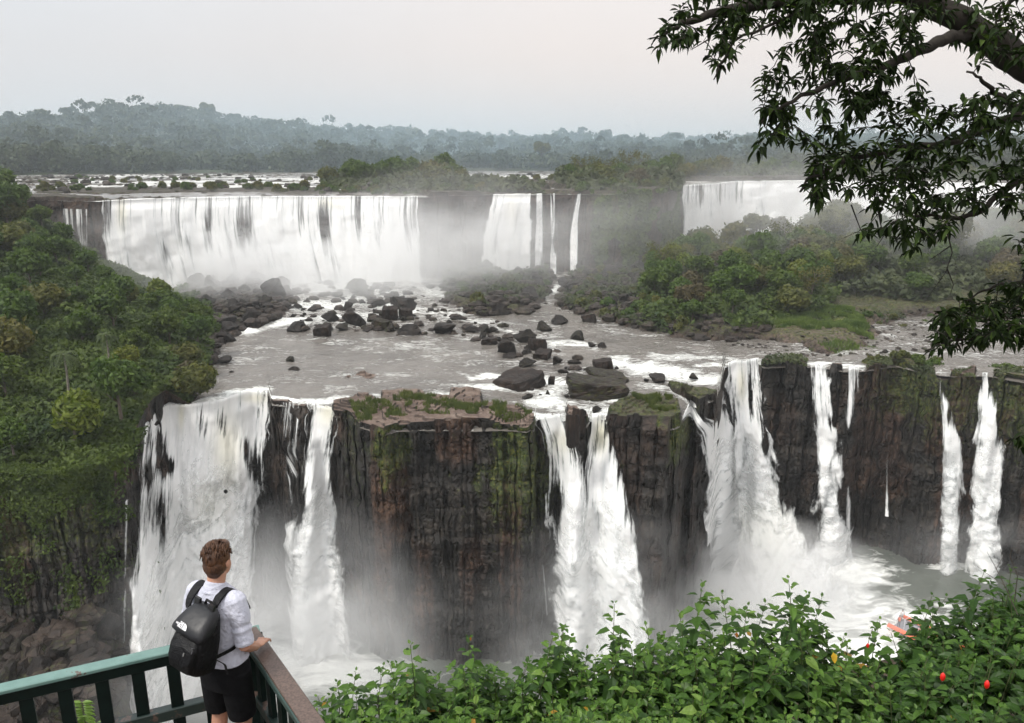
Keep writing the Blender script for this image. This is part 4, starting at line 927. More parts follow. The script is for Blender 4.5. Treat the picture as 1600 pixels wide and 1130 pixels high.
for poly, n, hh_, lab in (([(500, 297), (520, 286), (640, 282), (705, 285), (740, 297), (850, 299), (850, 303), (690, 304), (560, 299)], 9000, 2.6, 'thicket along the wooded islet above the wide falls'), ([(868, 292), (880, 282), (960, 279), (1062, 274), (1066, 284), (1055, 302), (905, 303)], 12000, 3.4, 'thicket on the hazy bank above the rock wall'), ([(1066, 282), (1100, 276), (1700, 272), (1700, 284), (1300, 280)], 9000, 3.0, 'thicket on the bank above the distant falls')):
    pw_ = plan(poly, ZU); lo, hi = pw_.min(0), pw_.max(0); q = lo+(hi-lo)*g.random((n*4, 2)); q = q[in_poly(q, pw_) > -1][:n]; nz_ = fbm(np.stack([q[:, 0]*.09, q[:, 1]*.09, 0*q[:, 0]+5], -1), 4); kk = nz_ > -.22; q, nz_ = q[kk], nz_[kk]
    V, Q = leaf_quads(np.stack([q[:, 0], q[:, 1], ground_z(q[:, 0], q[:, 1], True)+hh_*np.clip(.4+2*nz_, .15, 1.5)*g.random(len(q))**.6], -1), np.tile([0, -.6, .7], (len(q), 1)), 1.1, g)
    o = new_mesh('undergrowth', V, Q, M_scrub); tag(o, lab, kind='stuff')
# vegetation clinging to the central upper wall (photo columns 930-1060)
m_ = 9000; px = g.uniform(925, 1062, m_); zz = ZU+1-g.random(m_)**1.3*22; a = px_to_az(px, zz, rim2_r); r_ = cliff2_r(a, np.minimum(zz, ZU))-.5-g.random(m_)*1.6
keep = fbm(np.stack([px*.05, zz*.2, 0*px], -1), 3) > -.08; a, r_, zz = a[keep], r_[keep], zz[keep]
V, Q = leaf_quads(np.stack([r_*np.sin(a), r_*np.cos(a), zz], -1), np.tile([0, -.8, .5], (len(a), 1)), .95, g, droop=.8)
o = new_mesh('creeper', V, Q, M_under); tag(o, 'creepers covering the hazy rock wall at centre', kind='stuff')
# grass flat at the right and tufts on the buttresses
def grass(poly, z0_, n, h, lab, m, up=None):
    pw_ = plan(poly, z0_); lo, hi = pw_.min(0), pw_.max(0); q = lo+(hi-lo)*g.random((n*3, 2)); q = q[in_poly(q, pw_) > 0][:n]; z = mid_height(q[:, 0], q[:, 1])[0]
    kk = fbm(np.stack([q[:, 0]*.6, q[:, 1]*.6, 0*z], -1), 3) > (-.12 if h > .6 else .10); q = q[kk]; z = z[kk]; n = len(q)
    p = np.stack([q[:, 0], q[:, 1], z], -1); d = g.normal(0, 1, (n, 2)); hh = h*g.uniform(.5, 1.3, n); w = hh*.10
    a = p.copy(); a[:, 0] -= w; b = p.copy(); b[:, 0] += w; c = p+np.stack([d[:, 0]*hh*.35, d[:, 1]*hh*.35, hh], -1)
    o = new_mesh('grass', np.stack([a, b, c], 1).reshape(-1, 3), np.arange(3*n).reshape(n, 3), m); tag(o, lab, kind='stuff')
M_grass = m_foliage('grass_blades', (.055, .095, .022), (.15, .20, .05), .3, .3, hue=0)
M_tuft = m_foliage('tuft_blades', (.035, .055, .012), (.11, .13, .03), .3, .8, hue=0)
grass([(1200, 508), (1240, 490), (1330, 495), (1368, 532), (1290, 524), (1210, 522)], ZR, 30000, .8, 'bright green grass flat beside the red shallows', M_grass)
grass([(545, 640), (600, 636), (640, 626), (760, 640), (830, 650), (834, 664), (690, 660), (560, 662)], ZR, 9000, .55, 'green tufts on top of the square buttress', M_tuft)
grass([(985, 640), (1000, 630), (1048, 634), (1056, 655), (1000, 662)], ZR, 9000, .5, 'olive grass capping the mossy rock tower', M_tuft)
grass([(1400, 560), (1350, 556), (1260, 548), (1300, 540), (1440, 545)], ZR, 2600, .7, 'pale grass on the flat rock behind the right wall', M_grass)
# ============================================================= boulders
def make_boulder(seed, flat=.7, boxy=False):
    g = np.random.default_rng(seed); n = 44; m = 26
    th = np.linspace(0, 2*math.pi, n, endpoint=False); ph = np.linspace(-math.pi/2, math.pi/2, m)
    d = np.array([[[math.cos(p)*math.cos(t), math.cos(p)*math.sin(t), math.sin(p)] for t in th] for p in ph])
    pl = sph(g, 11); pd = g.uniform(.50, .95, 11)
    if boxy: pl = np.concatenate([np.array([[1, 0, 0], [-1, 0, 0], [0, 1, 0], [0, -1, 0], [0, 0, 1], [0, 0, -1]])+g.normal(0, .09, (6, 3)), sph(g, 5)]); pl /= np.linalg.norm(pl, axis=1)[:, None]; pd = np.array([.9, .9, .8, .8, .62, .8, 1, 1.02, 1.05, 1.0, .98])
    dots = d@pl.T
    r = np.min(np.where(dots > .05, pd/np.maximum(dots, .05), 9), -1); r = np.minimum(r, 1.25)
    q = d*r[..., None]; q = q*(1+.16*fbm(q*2.2+seed, 3)-.10*np.abs(fbm(q*6+seed, 3)))[..., None]; q[..., 2] *= flat
    b = MB(); b.rings(q); return b
M_boulder = m_rock('boulder_basalt')
for n_ in M_boulder.node_tree.nodes:
    if n_.bl_idname == 'ShaderNodeMapping': n_.inputs['Scale'].default_value = tuple(x*3 for x in n_.inputs['Scale'].default_value)
    if n_.bl_idname == 'ShaderNodeBump': n_.inputs['Distance'].default_value = .12
for n_ in M_boulder.node_tree.nodes:
    if n_.bl_idname == 'ShaderNodeValToRGB' and n_.color_ramp.elements[-1].color[0] < .2 and n_.color_ramp.elements[0].color[0] < .02:
        for e in n_.color_ramp.elements: e.color = (e.color[0]*.62, e.color[1]*.62, e.color[2]*.62, 1)
BOULD = []
for i in range(9):
    b = make_boulder(40+i, .62+.08*(i % 3) if i < 7 else 1., i >= 7); V = np.concatenate(b.V); fs = [np.concatenate(b.Q), np.concatenate(b.T)]
    o = new_mesh('boulder', V, fs, M_boulder, attrs={'moss': np.full(len(V), [.0, .1, .38, .15, .0, .45, .2, .2, .5][i]), 'red': np.full(len(V), .15 if i < 7 else .5), 'topm': np.full(len(V), .03)}); BOULD.append([o, False])
gb = np.random.default_rng(5)
def boulder(px, py, wpx, label, group, hpx=None, z=ZR, k=None, sink=.3):
    """boulder whose waterline centre is at (px,py); width and height in photo columns"""
    c = onz(px, py, z); dep = c[1]*CP-c[2]*SP; rx = wpx/2*dep/F/.96; hz_ = (hpx or wpx*.55)*dep/F
    k = int(gb.integers(0, 7)) if k is None else k; o, used = BOULD[k]
    if used: r = o.copy(); COL.objects.link(r)
    else: r = o; BOULD[k][1] = True
    rz = hz_*.80; r.location = (c[0], c[1]+rx*.3, c[2]+rz*.35); r.scale = (rx, rx*gb.uniform(.75, 1.05), rz); r.rotation_euler = (gb.normal(0, .12), gb.normal(0, .12), gb.choice([0, math.pi])+gb.normal(0, .3))
    tag(r, label, 'boulder', group); return r
BG = 'boulders in the rapids below the wide falls'
# hand placed: (column, waterline row, width, height, label)
HB = [(104, 0, 0, 0, ''), (390, 442, 60, 24, 'large misty boulder heap nearest the foot of the wide falls'), (308, 450, 34, 24, 'dark pointed boulder at the tip of the left slope'), (362, 446, 20, 16, 'small round boulder before the misty boulder heap'),
      (480, 438, 44, 16, 'long dark low boulder in the upper rapids'), (430, 470, 40, 38, 'tall dark boulder standing on the left shore'), (397, 455, 30, 20, 'dark boulder leaning beside the tall shore boulder'),
      (560, 460, 44, 22, 'broad dark boulder in the middle of the upper rapids'), (526, 464, 22, 12, 'small dark boulder just left of the broad one in the upper rapids'), (597, 428, 48, 40, 'big round boulder half hidden in mist at the foot of the falls'),
      (632, 484, 44, 28, 'peaked grey boulder right of the rapids centre'), (592, 428, 1, 1, ''), (543, 484, 16, 14, 'small dark boulder in white water left of the peaked one'), (590, 478, 24, 12, 'flat dark boulder between white streaks'),
      (518, 503, 28, 16, 'rounded dark boulder of the long row, left part'), (552, 508, 34, 26, 'tall dark boulder of the long row'), (608, 499, 26, 24, 'blocky dark boulder of the long row'), (634, 497, 22, 18, 'right neighbour of the blocky boulder in the long row'),
      (595, 514, 26, 18, 'low mossy boulder of the long row'), (504, 526, 26, 22, 'wedge shaped boulder at the lower left end of the row'), (463, 518, 28, 16, 'pair topped dark boulder left of the row'), (640, 522, 42, 18, 'twin humped dark boulder at the row centre'),
      (612, 517, 16, 10, 'small boulder between the mossy and the twin humped one'), (536, 516, 24, 10, 'low dark boulder before the tall one'), (571, 518, 14, 7, 'flat black rock alone in calm water'), (692, 521, 46, 20, 'broad dark boulder right of the twin humped one'),
      (737, 518, 24, 10, 'low boulder right of the broad dark one'), (765, 538, 26, 12, 'low broken boulder beside the square boulders'), (790, 552, 32, 26, 'large angular boulder nearest the lower river'), (822, 534, 38, 20, 'sloping slab boulder behind the large angular one'),
      (841, 546, 28, 20, 'blocky boulder touching the sloping slab'), (848, 561, 26, 16, 'rounded boulder below the blocky one'), (870, 568, 20, 14, 'rounded boulder alone before the rapids'), (823, 573, 26, 14, 'flat topped boulder in calm water'),
      (797, 559, 26, 6, 'thin flat rock in front of the large angular boulder'), (875, 506, 28, 14, 'pale grey boulder upstream at the right'), (850, 517, 28, 14, 'dark boulder below the pale grey one'), (920, 503, 22, 14, 'square boulder near the rubble shore'),
      (902, 532, 28, 14, 'dark boulder with white water behind it'), (924, 542, 14, 8, 'left of two small rounded boulders'), (940, 543, 16, 9, 'right of two small rounded boulders'), (943, 577, 32, 18, 'smooth square boulder above the rapids'),
      (896, 569, 24, 9, 'low double boulder in the stream'), (882, 584, 18, 10, 'round boulder at the head of the small rapids'), (350, 567, 28, 11, 'reddish boulder alone near the left slope'), (453, 566, 18, 8, 'small dark rock in the left river'), (460, 579, 20, 7, 'small flat rock below its neighbour in the left river'),
      (362, 583, 10, 4, 'tiny rock near the left bank'), (812, 606, 64, 23, 'large layered rock between the white chutes'), (862, 600, 10, 14, 'small upright rock between the white chutes'), (935, 620, 96, 30, 'huge mossy boulder above the paired cascades'), (950, 595, 60, 14, 'flat red rock on top of the huge mossy boulder'),
      (1030, 597, 34, 12, 'dark boulder in the wide rapids'), (1010, 596, 12, 5, 'tiny rock in the wide rapids'), (825, 623, 20, 8, 'small dark rock at the head of the left chute'), (1084, 592, 18, 8, 'small rock awash in the wide rapids'), (932, 643, 14, 9, 'small dark rock above the right paired cascade'),
      (905, 666, 20, 34, 'dark rock wedge dividing the paired cascades'), (895, 684, 22, 46, 'left shoulder of the rock wedge dividing the paired cascades')]
for px, py, w_, h_, lab in HB:
    if w_ > 4: boulder(px, py, w_, lab, 'named boulders of the river', h_, k=(8 if 'mossy boulder' in lab else 7 if any(q in lab for q in ('layered', 'square', 'blocky', 'flat red', 'wedge', 'upright')) else 5 if 'mossy' in lab else None))
# clusters nobody could tell apart
def cluster(poly, n, w0, w1, lab, grp, md=.5, z=ZR, up=False):
    for q in scatter(poly, z, n, md, gb):
        zz = float((ground_z(q[0], q[1], up))[0]) if z in (ZR, ZU) else z; zz = max(zz, z)
        p = np.array([q[0], q[1], zz]); qx, qy = proj(p); ww = w0+(w1-w0)*gb.random()**2
        boulder(float(qx), float(qy), ww, lab, grp, ww*gb.uniform(.45, .75), z=zz)
cluster([(290, 452), (320, 440), (440, 446), (455, 470), (430, 500), (380, 512), (345, 540), (330, 560), (318, 500)], 48, 12, 34, 'dark boulder in the tumbled heap on the left shore', 'heap of boulders on the left shore', 1.6)
cluster([(450, 470), (600, 450), (660, 480), (640, 516), (500, 516), (450, 500)], 46, 6, 18, 'small dark rock scattered in the foaming rapids', 'small rocks in the foaming rapids')
cluster([(745, 492), (705, 470), (690, 445), (702, 410), (740, 400), (860, 402), (862, 445), (850, 480), (800, 494)], 46, 12, 34, 'dark boulder in the spit of rubble at mid valley', 'boulders in the spit of rubble', 1.8)
cluster([(868, 478), (880, 440), (900, 410), (1010, 410), (1010, 470), (1190, 522), (1230, 536), (1180, 532), (1080, 528), (1000, 514)], 52, 10, 28, 'dark boulder in the rubble before the wooded island', 'boulders before the wooded island', 1.6)
cluster([(660, 490), (760, 500), (900, 560), (980, 580), (860, 590), (760, 540)], 22, 6, 18, 'small black rock in the middle of the calm stream', 'small rocks in the calm stream')
cluster([(820, 610), (960, 600), (980, 640), (860, 646)], 10, 6, 14, 'small dark rock awash above the paired cascades', 'small rocks above the paired cascades')
def rubble(pts, lo, hi, lab):
    """many small rocks as one mass"""
    Vs, Qs, n = [], [], 0; th = np.linspace(0, 2*math.pi, 9)[:-1]; ph = np.array([-1.1, -.4, .3, .95])
    base = np.array([[[math.cos(p)*math.cos(t), math.cos(p)*math.sin(t), math.sin(p)] for t in th] for p in ph]).reshape(-1, 3)
    i = np.arange(3)[:, None]*8; j = np.arange(8)[None]; Q0 = np.stack([i+j, i+(j+1) % 8, i+8+(j+1) % 8, i+8+j], -1).reshape(-1, 4)
    Q0 = np.concatenate([Q0, [[24, 25, 26, 27], [24, 27, 28, 31], [28, 29, 30, 31]]])
    for p in pts:
        s = lo+(hi-lo)*gb.random()**2.5; v = base*(1+.28*vnoise(base*1.7+gb.random(3)*50))[:, None]*[s, s*gb.uniform(.7, 1), s*gb.uniform(.45, .75)]; a = gb.uniform(0, 6.28)
        v = v@np.array([[math.cos(a), math.sin(a), 0], [-math.sin(a), math.cos(a), 0], [0, 0, 1]])+p+[0, 0, s*.15]; Vs.append(v); Qs.append(Q0+n); n += 32
    V = np.concatenate(Vs); o = new_mesh('rubble', V, np.concatenate(Qs), M_rock, attrs={'moss': np.repeat(gb.random(len(pts))*.5, 32), 'red': np.full(len(V), .2), 'topm': np.full(len(V), .12)}); tag(o, lab, kind='stuff')
def rub(poly, n, lo, hi, lab, z=ZR, up=False):
    pw_ = plan(poly, z); a, b_ = pw_.min(0), pw_.max(0); q = a+(b_-a)*gb.random((n*5, 2)); q = q[in_poly(q, pw_) > 0][:n]; rubble(np.stack([q[:, 0], q[:, 1], np.maximum(ground_z(q[:, 0], q[:, 1], up), z-.1)], -1), lo, hi, lab)
rub([(286, 455), (320, 438), (440, 442), (458, 470), (434, 502), (380, 514), (345, 545), (322, 600), (314, 500)], 900, .3, 1.6, 'broken dark rock covering the left shore')
rub([(745, 494), (703, 470), (688, 445), (700, 405), (740, 398), (862, 400), (864, 445), (852, 482), (800, 496)], 700, .4, 2.0, 'broken dark rock of the spit at mid valley')
rub([(866, 480), (880, 440), (900, 405), (1015, 400), (1010, 470), (1190, 524), (1240, 540), (1180, 534), (1080, 531), (1000, 516)], 1000, .3, 1.7, 'broken dark rock along the shore before the wooded island')
rub([(450, 455), (600, 445), (700, 470), (800, 510), (880, 545), (940, 585), (860, 580), (740, 532), (600, 522), (470, 516)], 240, .35, 1.5, 'small dark stones breaking the surface between the boulders')
rub([(430, 430), (720, 428), (730, 470), (600, 470), (480, 452)], 60, .5, 1.8, 'small rocks in the mist at the head of the rapids')
rub([(-50, 302), (60, 272), (520, 273), (850, 273), (960, 274), (1050, 280), (960, 292), (520, 303)], 420, .4, 2.0, 'small rocks breaking the far upper rapids', ZU, True)
rub([(1210, 545), (1300, 520), (1440, 488), (1560, 500), (1500, 545), (1340, 560)], 260, .15, .7, 'stones on the reddish shallow flats')
rub([(1120, 536), (1200, 536), (1290, 556), (1240, 560)], 60, .15, .5, 'stones in the shallows before the right wall')
# talus boulders below the left cliff
def talz(x, y):
    i = np.clip(int(round((x+130)/.7)), 0, tz.shape[0]-1); j = np.clip(int(round((y-30)/.7)), 0, tz.shape[1]-1); return tz[i, j]
k = 0
tp_ = []
while k < 420:
    x = gb.uniform(-95, -40); y = gb.uniform(48, 88); zz = talz(x, y); qx, qy = proj(np.array([x, y, zz]))
    if qx < -30 or qx > 300 or qy < 900 or qy > 1160 or zz < ZG-1: 
        continue
    k += 1; w_ = 20+45*gb.random()**2
    if k > 28: tp_.append([x, y, zz]); continue
    boulder(float(qx), float(qy), w_, 'shadowy boulder on the slope below the left cliff', 'boulders below the left cliff', w_*.7, z=float(zz))
rubble(np.array(tp_), .4, 2.2, 'shadowy broken rock heaped below the left cliff')
boulder(212, 1012, 42, 'pale grey boulder at the foot of the broad cascade', 'foot of the broad cascade', 34, z=-57)
boulder(186, 1000, 40, 'dark boulder beside the pale one at the foot of the broad cascade', 'foot of the broad cascade', 36, z=-57)
# ============================================================= far hills and forest
def hill_z(x, y):
    D = np.hypot(x, y); px = 800+F*x/y*1.0
    crest = np.interp(px, [-500, 0, 60, 120, 200, 300, 350, 420, 520, 620, 720, 860, 1100, 1700, 2300], [3, 8, 10, 13, 16, 18, 14, 9, 6, 3, 0, -3, -4, -2, 0])
    ff = fbm(np.stack([x*.006, y*.006, 0*x], -1), 4)
    return ZU-.3+1.6*sstep(0, 8, D-SH(px))+(crest+11)*sstep(470, 740, D)*(1-.9*sstep(790, 1050, D))*(1+.2*ff)+3*ff*sstep(460, 520, D)+np.interp(px, [-500, 300, 700, 1700], [10, 6, 20, 22])*sstep(1300, 2300, D)*(1+.7*ff)
def SH(px): return np.interp(px, [-500, 0, 690, 720, 860, 1060, 1100, 1700, 2400], [448, 448, 448, 462, 462, 440, 430, 400, 390])
ah = np.arctan((np.arange(-600, 2300, 8.)-800)/F); Dh = np.concatenate([np.linspace(-4, 60, 20), np.linspace(64, 420, 60), np.linspace(440, 3200, 60)])
rh = SH(800+F*np.tan(ah))[:, None]+Dh[None]; HX, HY = rh*np.sin(ah)[:, None], rh*np.cos(ah)[:, None]; HZ = hill_z(HX.ravel(), HY.ravel()).reshape(HX.shape); HZ[:, 0] -= 2.5
M_hill = m_foliage('hill_soil', (.016, .028, .012), (.045, .055, .026), 0, .02, hue=0)
hl_ = new_mesh('hills', np.stack([HX, HY, HZ], -1).reshape(-1, 3), grid_faces(*HX.shape), M_hill, smooth=True); struct(hl_)
gf = np.random.default_rng(33)
def canopy(n, D0, D1, pw_, R0, size, nl, lab, e=1.0, hh=(5, 13), pxr=(-150, 1760)):
    D = D0+(D1-D0)*gf.random(n)**pw_; px = gf.uniform(*pxr, n); a = np.arctan((px-800)/F); D = D+SH(px); x, y = D*np.sin(a), D*np.cos(a); z = hill_z(x, y)
    cl_ = fbm(np.stack([x*.02, y*.02, 0*x], -1), 2)
    r_ = R0*gf.uniform(.55, 1.35, n); H = gf.uniform(*hh, n)*(1+.6*cl_)+(gf.random(n) > .96)*4*e
    k = np.repeat(np.arange(n), nl); d = sph(gf, n*nl, .5); d[:, 2] = np.abs(d[:, 2])*1.0-.25
    rr_ = r_[k]*(1+.16*gf.normal(0, 1, n*nl)); c = np.stack([x[k], y[k], z[k]+H[k]-r_[k]*.4], -1)
    p = c+d*rr_[:, None]*[1, 1, .85]; low = gf.random(n*nl) < .22; p[low, 2] = z[k][low]+(p[low, 2]-z[k][low])*gf.random(low.sum())
    V, Q = leaf_quads(p, d, size, gf, 1.3, .5); o = new_mesh('forest', V, Q, M_far); tag(o, lab, kind='stuff'); return o
canopy(1000, 2, 70, 1, 5.0, 1.5, 120, 'far off forest along the opposite shore of the upper river', hh=(4, 9))
canopy(3600, 60, 420, 1, 4.4, 1.8, 55, 'hazy forest covering the long hill on the horizon')
canopy(3000, 440, 2900, 1, 8, 5, 34, 'palest forest ridge on the horizon', hh=(6, 13))
# emergent trees that break the skyline
for px, D, s, lab in ((303, 735, 1.25, 'lone high tree breaking the hazy skyline at the left'), (345, 730, 1.6, 'second high crown right of the lone skyline tree'), (845, 470, 1.3, 'dark umbrella crowned tree standing above the far shore forest'), (95, 700, 1.5, 'tall crown on the far left skyline'), (650, 690, 1.5, 'tall crown near the end of the long hill')):
    a = math.atan((px-800)/F); x, y = D*math.sin(a), D*math.cos(a); zz = float(hill_z(np.array([x]), np.array([y]))[0])
    put('F', (x, y, zz+2.5), s, lab)
for q in scatter([(1062, 284), (1090, 278), (1400, 272), (1700, 272), (1700, 283), (1400, 280)], ZU, 26, 7, gf):
    put(gf.choice(['A', 'C']), (q[0], q[1], ZU-2), gf.uniform(1, 1.6), 'hazy tree on the bank above the distant broad falls', 'hazy trees above the distant broad falls')
# ============================================================= near ground, platform, railing
FL = -4.27                                   # deck level
def near_ground(x, y):
    n = fbm(np.stack([x*.5, y*.5, 0*x], -1), 4)
    edge = 8.6+.25*np.abs(x)*0+.8*vnoise(np.stack([x*.4, 0*x, 0*x], -1)); z = -5.6-.22*(y-4)+.25*n+.10*np.clip(x-2, 0, 6)
    z = z-np.maximum(0, y-edge)*3.2-np.clip(np.maximum(0, y-edge)-1.5, 0, 99)*6
    lf = sstep(-1.0, -1.9, x); z = z-lf*(14*sstep(3.2, 5.8, y)+2)
    return z
NX, NY = np.meshgrid(np.arange(-12, 16, .16), np.concatenate([np.arange(-8, 10, .16), np.arange(10, 16, .5)]), indexing='ij')
M_soil = m_plain('hill_soil', (.075, .06, .042), .95, .1, .5, 3, .6)
ng = new_mesh('ground', np.stack([NX, NY, near_ground(NX, NY)], -1).reshape(-1, 3), grid_faces(*NX.shape), M_soil, smooth=True); struct(ng)
def m_paint(name, wear, dk=1.0):  # lower dk puts the railing's shade into the paint colour
    m, nt, b = mat(name); v = coords(nt); n1 = noise_n(nt, v, 9, 5, .65); n2 = noise_n(nt, v, 60, 3)
    vs = coords(nt, (1, 1, 1)); g1 = ramp(nt, n1, [(.3, (.10*dk, .185*dk, .165*dk)), (.7, (.15*dk, .25*dk, .225*dk))])  # pale teal: reflected sky is put into the paint colour
    wd = ramp(nt, n2, [(.3, (.060, .040, .032)), (.7, (.135, .092, .075))])
    mk = ramp(nt, n1, [(wear, 0), (wear+.02, 1)]); L(nt, mixsock(nt, mk, g1, wd), b.inputs['Base Color'])
    b.inputs['Roughness'].default_value = .42; L(nt, bump(nt, n2, .25, .004), b.inputs['Normal']); return m
M_green = m_paint('green_paint_skylit', .66); M_worn = m_paint('worn_wood', .26); M_dk = m_plain('green_paint_shaded', (.0035, .010, .0085), .5, .2, .35, 12, .1); M_low = m_paint('scuffed_paint_shaded', .58, .16)  # dark paint holds the railing's shade, lower rail paint both shade and scuffs
def beam(b, p0, p1, w_, h_, ez=0):
    """box beam from p0 to p1: w horizontal, h vertical, top at the given z, bevelled edges"""
    p0 = np.array(p0, float); p1 = np.array(p1, float); d = p1-p0; d /= np.linalg.norm(d); s = np.cross(d, [0, 0, 1]); s /= np.linalg.norm(s); c = .006
    pr = np.array([[-w_/2+c, 0], [w_/2-c, 0], [w_/2, -c], [w_/2, -h_+c], [w_/2-c, -h_], [-w_/2+c, -h_], [-w_/2, -h_+c], [-w_/2, -c]])
    n = 12; R_ = []
    for t in np.linspace(0, 1, n):
        q = p0+(p1-p0)*t; R_.append([q+s*a+np.array([0, 0, z]) for a, z in pr])
    b.rings(np.array(R_))
RT = -3.35
Ca = np.array([-1.862, 5.156]); dl = np.array([-.911, -.411]); dr = np.array([.583, -.8125]); nl = np.array([.411, -.911]); nr = np.array([-.8125, -.583])
Lr = Ca+nl*.045; rail_l = empty('railing', (float(Ca[0]), float(Ca[1]), FL))
tag(rail_l, 'green painted wooden railing running off to the left behind the backpack', 'railing')
def rel(o, root): o.parent = root; o.matrix_parent_inverse = Matrix.Translation(-Vector(root.location)); return o
def V3(p, z): return np.array([p[0], p[1], z])
b = MB(); beam(b, V3(Lr-dl*.02, RT), V3(Lr+dl*4.2, RT), .10, .030); rel(b.build('top_rail', M_green), rail_l)
b = MB(); beam(b, V3(Lr, RT-.031), V3(Lr+dl*4.2, RT-.031), .062, .085); rel(b.build('fascia', M_dk), rail_l)
b = MB(); beam(b, V3(Lr, RT-.46), V3(Lr+dl*4.2, RT-.46), .075, .085); rel(b.build('lower_rail', M_low), rail_l)
def baluster(p, root, w_=.082, t=.035, along=None):
    b = MB(); a = math.atan2(along[1], along[0]); M = np.array([[math.cos(a), -math.sin(a), 0], [math.sin(a), math.cos(a), 0], [0, 0, 1]])
    for z0_, z1_ in ((RT-.117, RT-.459), (RT-.546, FL-.05)): b.box((p[0], p[1], (z0_+z1_)/2), (w_, t, abs(z0_-z1_)), M)
    rel(b.build('baluster', M_dk), root)
for i in range(19): baluster(Lr+dl*(.13+.222*i), rail_l, along=dl)
rail_r = empty('railing', (float(Ca[0]), float(Ca[1]), FL+.001)); tag(rail_r, 'railing with bare brown worn top board where the man rests his hand', 'railing')
Rr = Ca+nr*.06+dr*.02
b = MB(); beam(b, V3(Rr+nr*.0, RT+.003), V3(Rr+dr*3.4, RT+.003), .122, .032); rel(b.build('top_rail', M_worn), rail_r)
b = MB(); beam(b, V3(Rr+nr*.066+dr*.02, RT-.002), V3(Rr+nr*.066+dr*3.4, RT-.002), .014, .05); rel(b.build('edge_strip', m_paint('edge_paint', .7, .3)), rail_r)
b = MB(); beam(b, V3(Rr+dr*.06, RT-.031), V3(Rr+dr*3.4, RT-.031), .062, .085); rel(b.build('fascia', M_dk), rail_r)
b = MB(); beam(b, V3(Rr+dr*.06, RT-.46), V3(Rr+dr*3.4, RT-.46), .075, .085); rel(b.build('lower_rail', M_low), rail_r)
for i in range(15): baluster(Rr+dr*(.19+.215*i), rail_r, along=dr)
b = MB(); b.box((Ca[0]+nl[0]*.05+nr[0]*.03, Ca[1]+nl[1]*.05-.03, (RT-.04+FL)/2-.1), (.11, .11, RT-.04-FL+.2)); o = b.build('corner_post', M_dk); rel(o, rail_r)
# deck planks
deck = MB(); a = math.atan2(dl[1], dl[0])
cen = Ca+dl*1.6+dr*1.7
M = np.array([[math.cos(a), -math.sin(a), 0], [math.sin(a), math.cos(a), 0], [0, 0, 1]])
u = -dl; v_ = nl
for i in range(16):
    q = Ca+nl*(.10+.148*i)+dl*1.9+dr*.3; deck.box((q[0], q[1], FL-.022), (4.4, .140, .04), M)
M_plank = m_plain('deck_wood', (.085, .065, .05), .8, .25, .4, 10, .5)
dk = deck.build('deck', M_plank); struct(dk)
b = MB()
for q in (Ca+nl*.3+dl*.4, Ca+nl*2.0+dl*.4, Ca+nl*.3+dl*3.2, Ca+nl*2.+dl*3.2): b.box((q[0], q[1], FL-2.05), (.16, .16, 4.0))
o = b.build('deck_posts', M_dk); struct(o)

# ============================================================= leafy plants in front
def leaves_mesh(base, dirv, nrm, Ln, wd, droop, g, fold=.18):
    """folded pointed leaves, 8 verts each. base (n,3), dirv (n,3) unit, nrm (n,3)"""
    n = len(base); s = np.cross(dirv, nrm); s /= np.linalg.norm(s, axis=1)[:, None]+1e-9; up = np.cross(s, dirv)
    Ln = np.broadcast_to(Ln, (n,))[:, None]; W = Ln*np.broadcast_to(wd, (n,))[:, None]; dz = np.array([0, 0, -1.])*Ln*np.broadcast_to(droop, (n,))[:, None]
    def pt(t, w_, f_): return base+dirv*Ln*t+s*W*w_+up*W*f_+dz*t*t
    V = np.stack([pt(0, 0, 0), pt(.28, .46, fold), pt(.28, 0, 0), pt(.28, -.46, fold), pt(.66, .34, fold), pt(.66, 0, 0), pt(.66, -.34, fold), pt(1, 0, 0)], 1).reshape(-1, 3)
    o = np.arange(n)[:, None]*8; T = np.array([[0, 2, 1], [0, 3, 2], [4, 5, 7], [5, 6, 7]]); Q = np.array([[1, 2, 5, 4], [2, 3, 6, 5]])
    return V, (o[:, None]+Q[None]).reshape(-1, 4), (o[:, None]+T[None]).reshape(-1, 3)
def m_leaf(name, stops, spec=.25, transl=.3, rough=.42, vein=True):
    m, nt, b = mat(name); at = attr_n(nt, 'tone'); c = ramp(nt, at, stops)
    n = noise_n(nt, coords(nt), 40, 2); c = mixsock(nt, 1.0, c, ramp(nt, n, [(.3, .82), (.7, 1.15)]), 'MULTIPLY')
    L(nt, c, b.inputs['Base Color']); b.inputs['Roughness'].default_value = rough; b.inputs['Specular IOR Level'].default_value = spec
    t = N(nt, 'ShaderNodeBsdfTranslucent'); L(nt, mixsock(nt, 1.0, c, (1.2, 1.5, .5), 'MULTIPLY'), t.inputs['Color'])
    ms = N(nt, 'ShaderNodeMixShader'); ms.inputs[0].default_value = transl; L(nt, b.outputs[0], ms.inputs[1]); L(nt, t.outputs[0], ms.inputs[2])
    L(nt, ms.outputs[0], nt.nodes['Material Output'].inputs['Surface']); return m
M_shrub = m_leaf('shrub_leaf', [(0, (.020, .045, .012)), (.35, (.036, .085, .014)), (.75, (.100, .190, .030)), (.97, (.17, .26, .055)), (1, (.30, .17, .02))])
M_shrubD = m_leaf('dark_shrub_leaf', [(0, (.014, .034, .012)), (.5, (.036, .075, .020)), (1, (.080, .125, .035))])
M_stem = m_plain('green_stem', (.075, .085, .035), .7, .2, .3, 12)
g = np.random.default_rng(77)
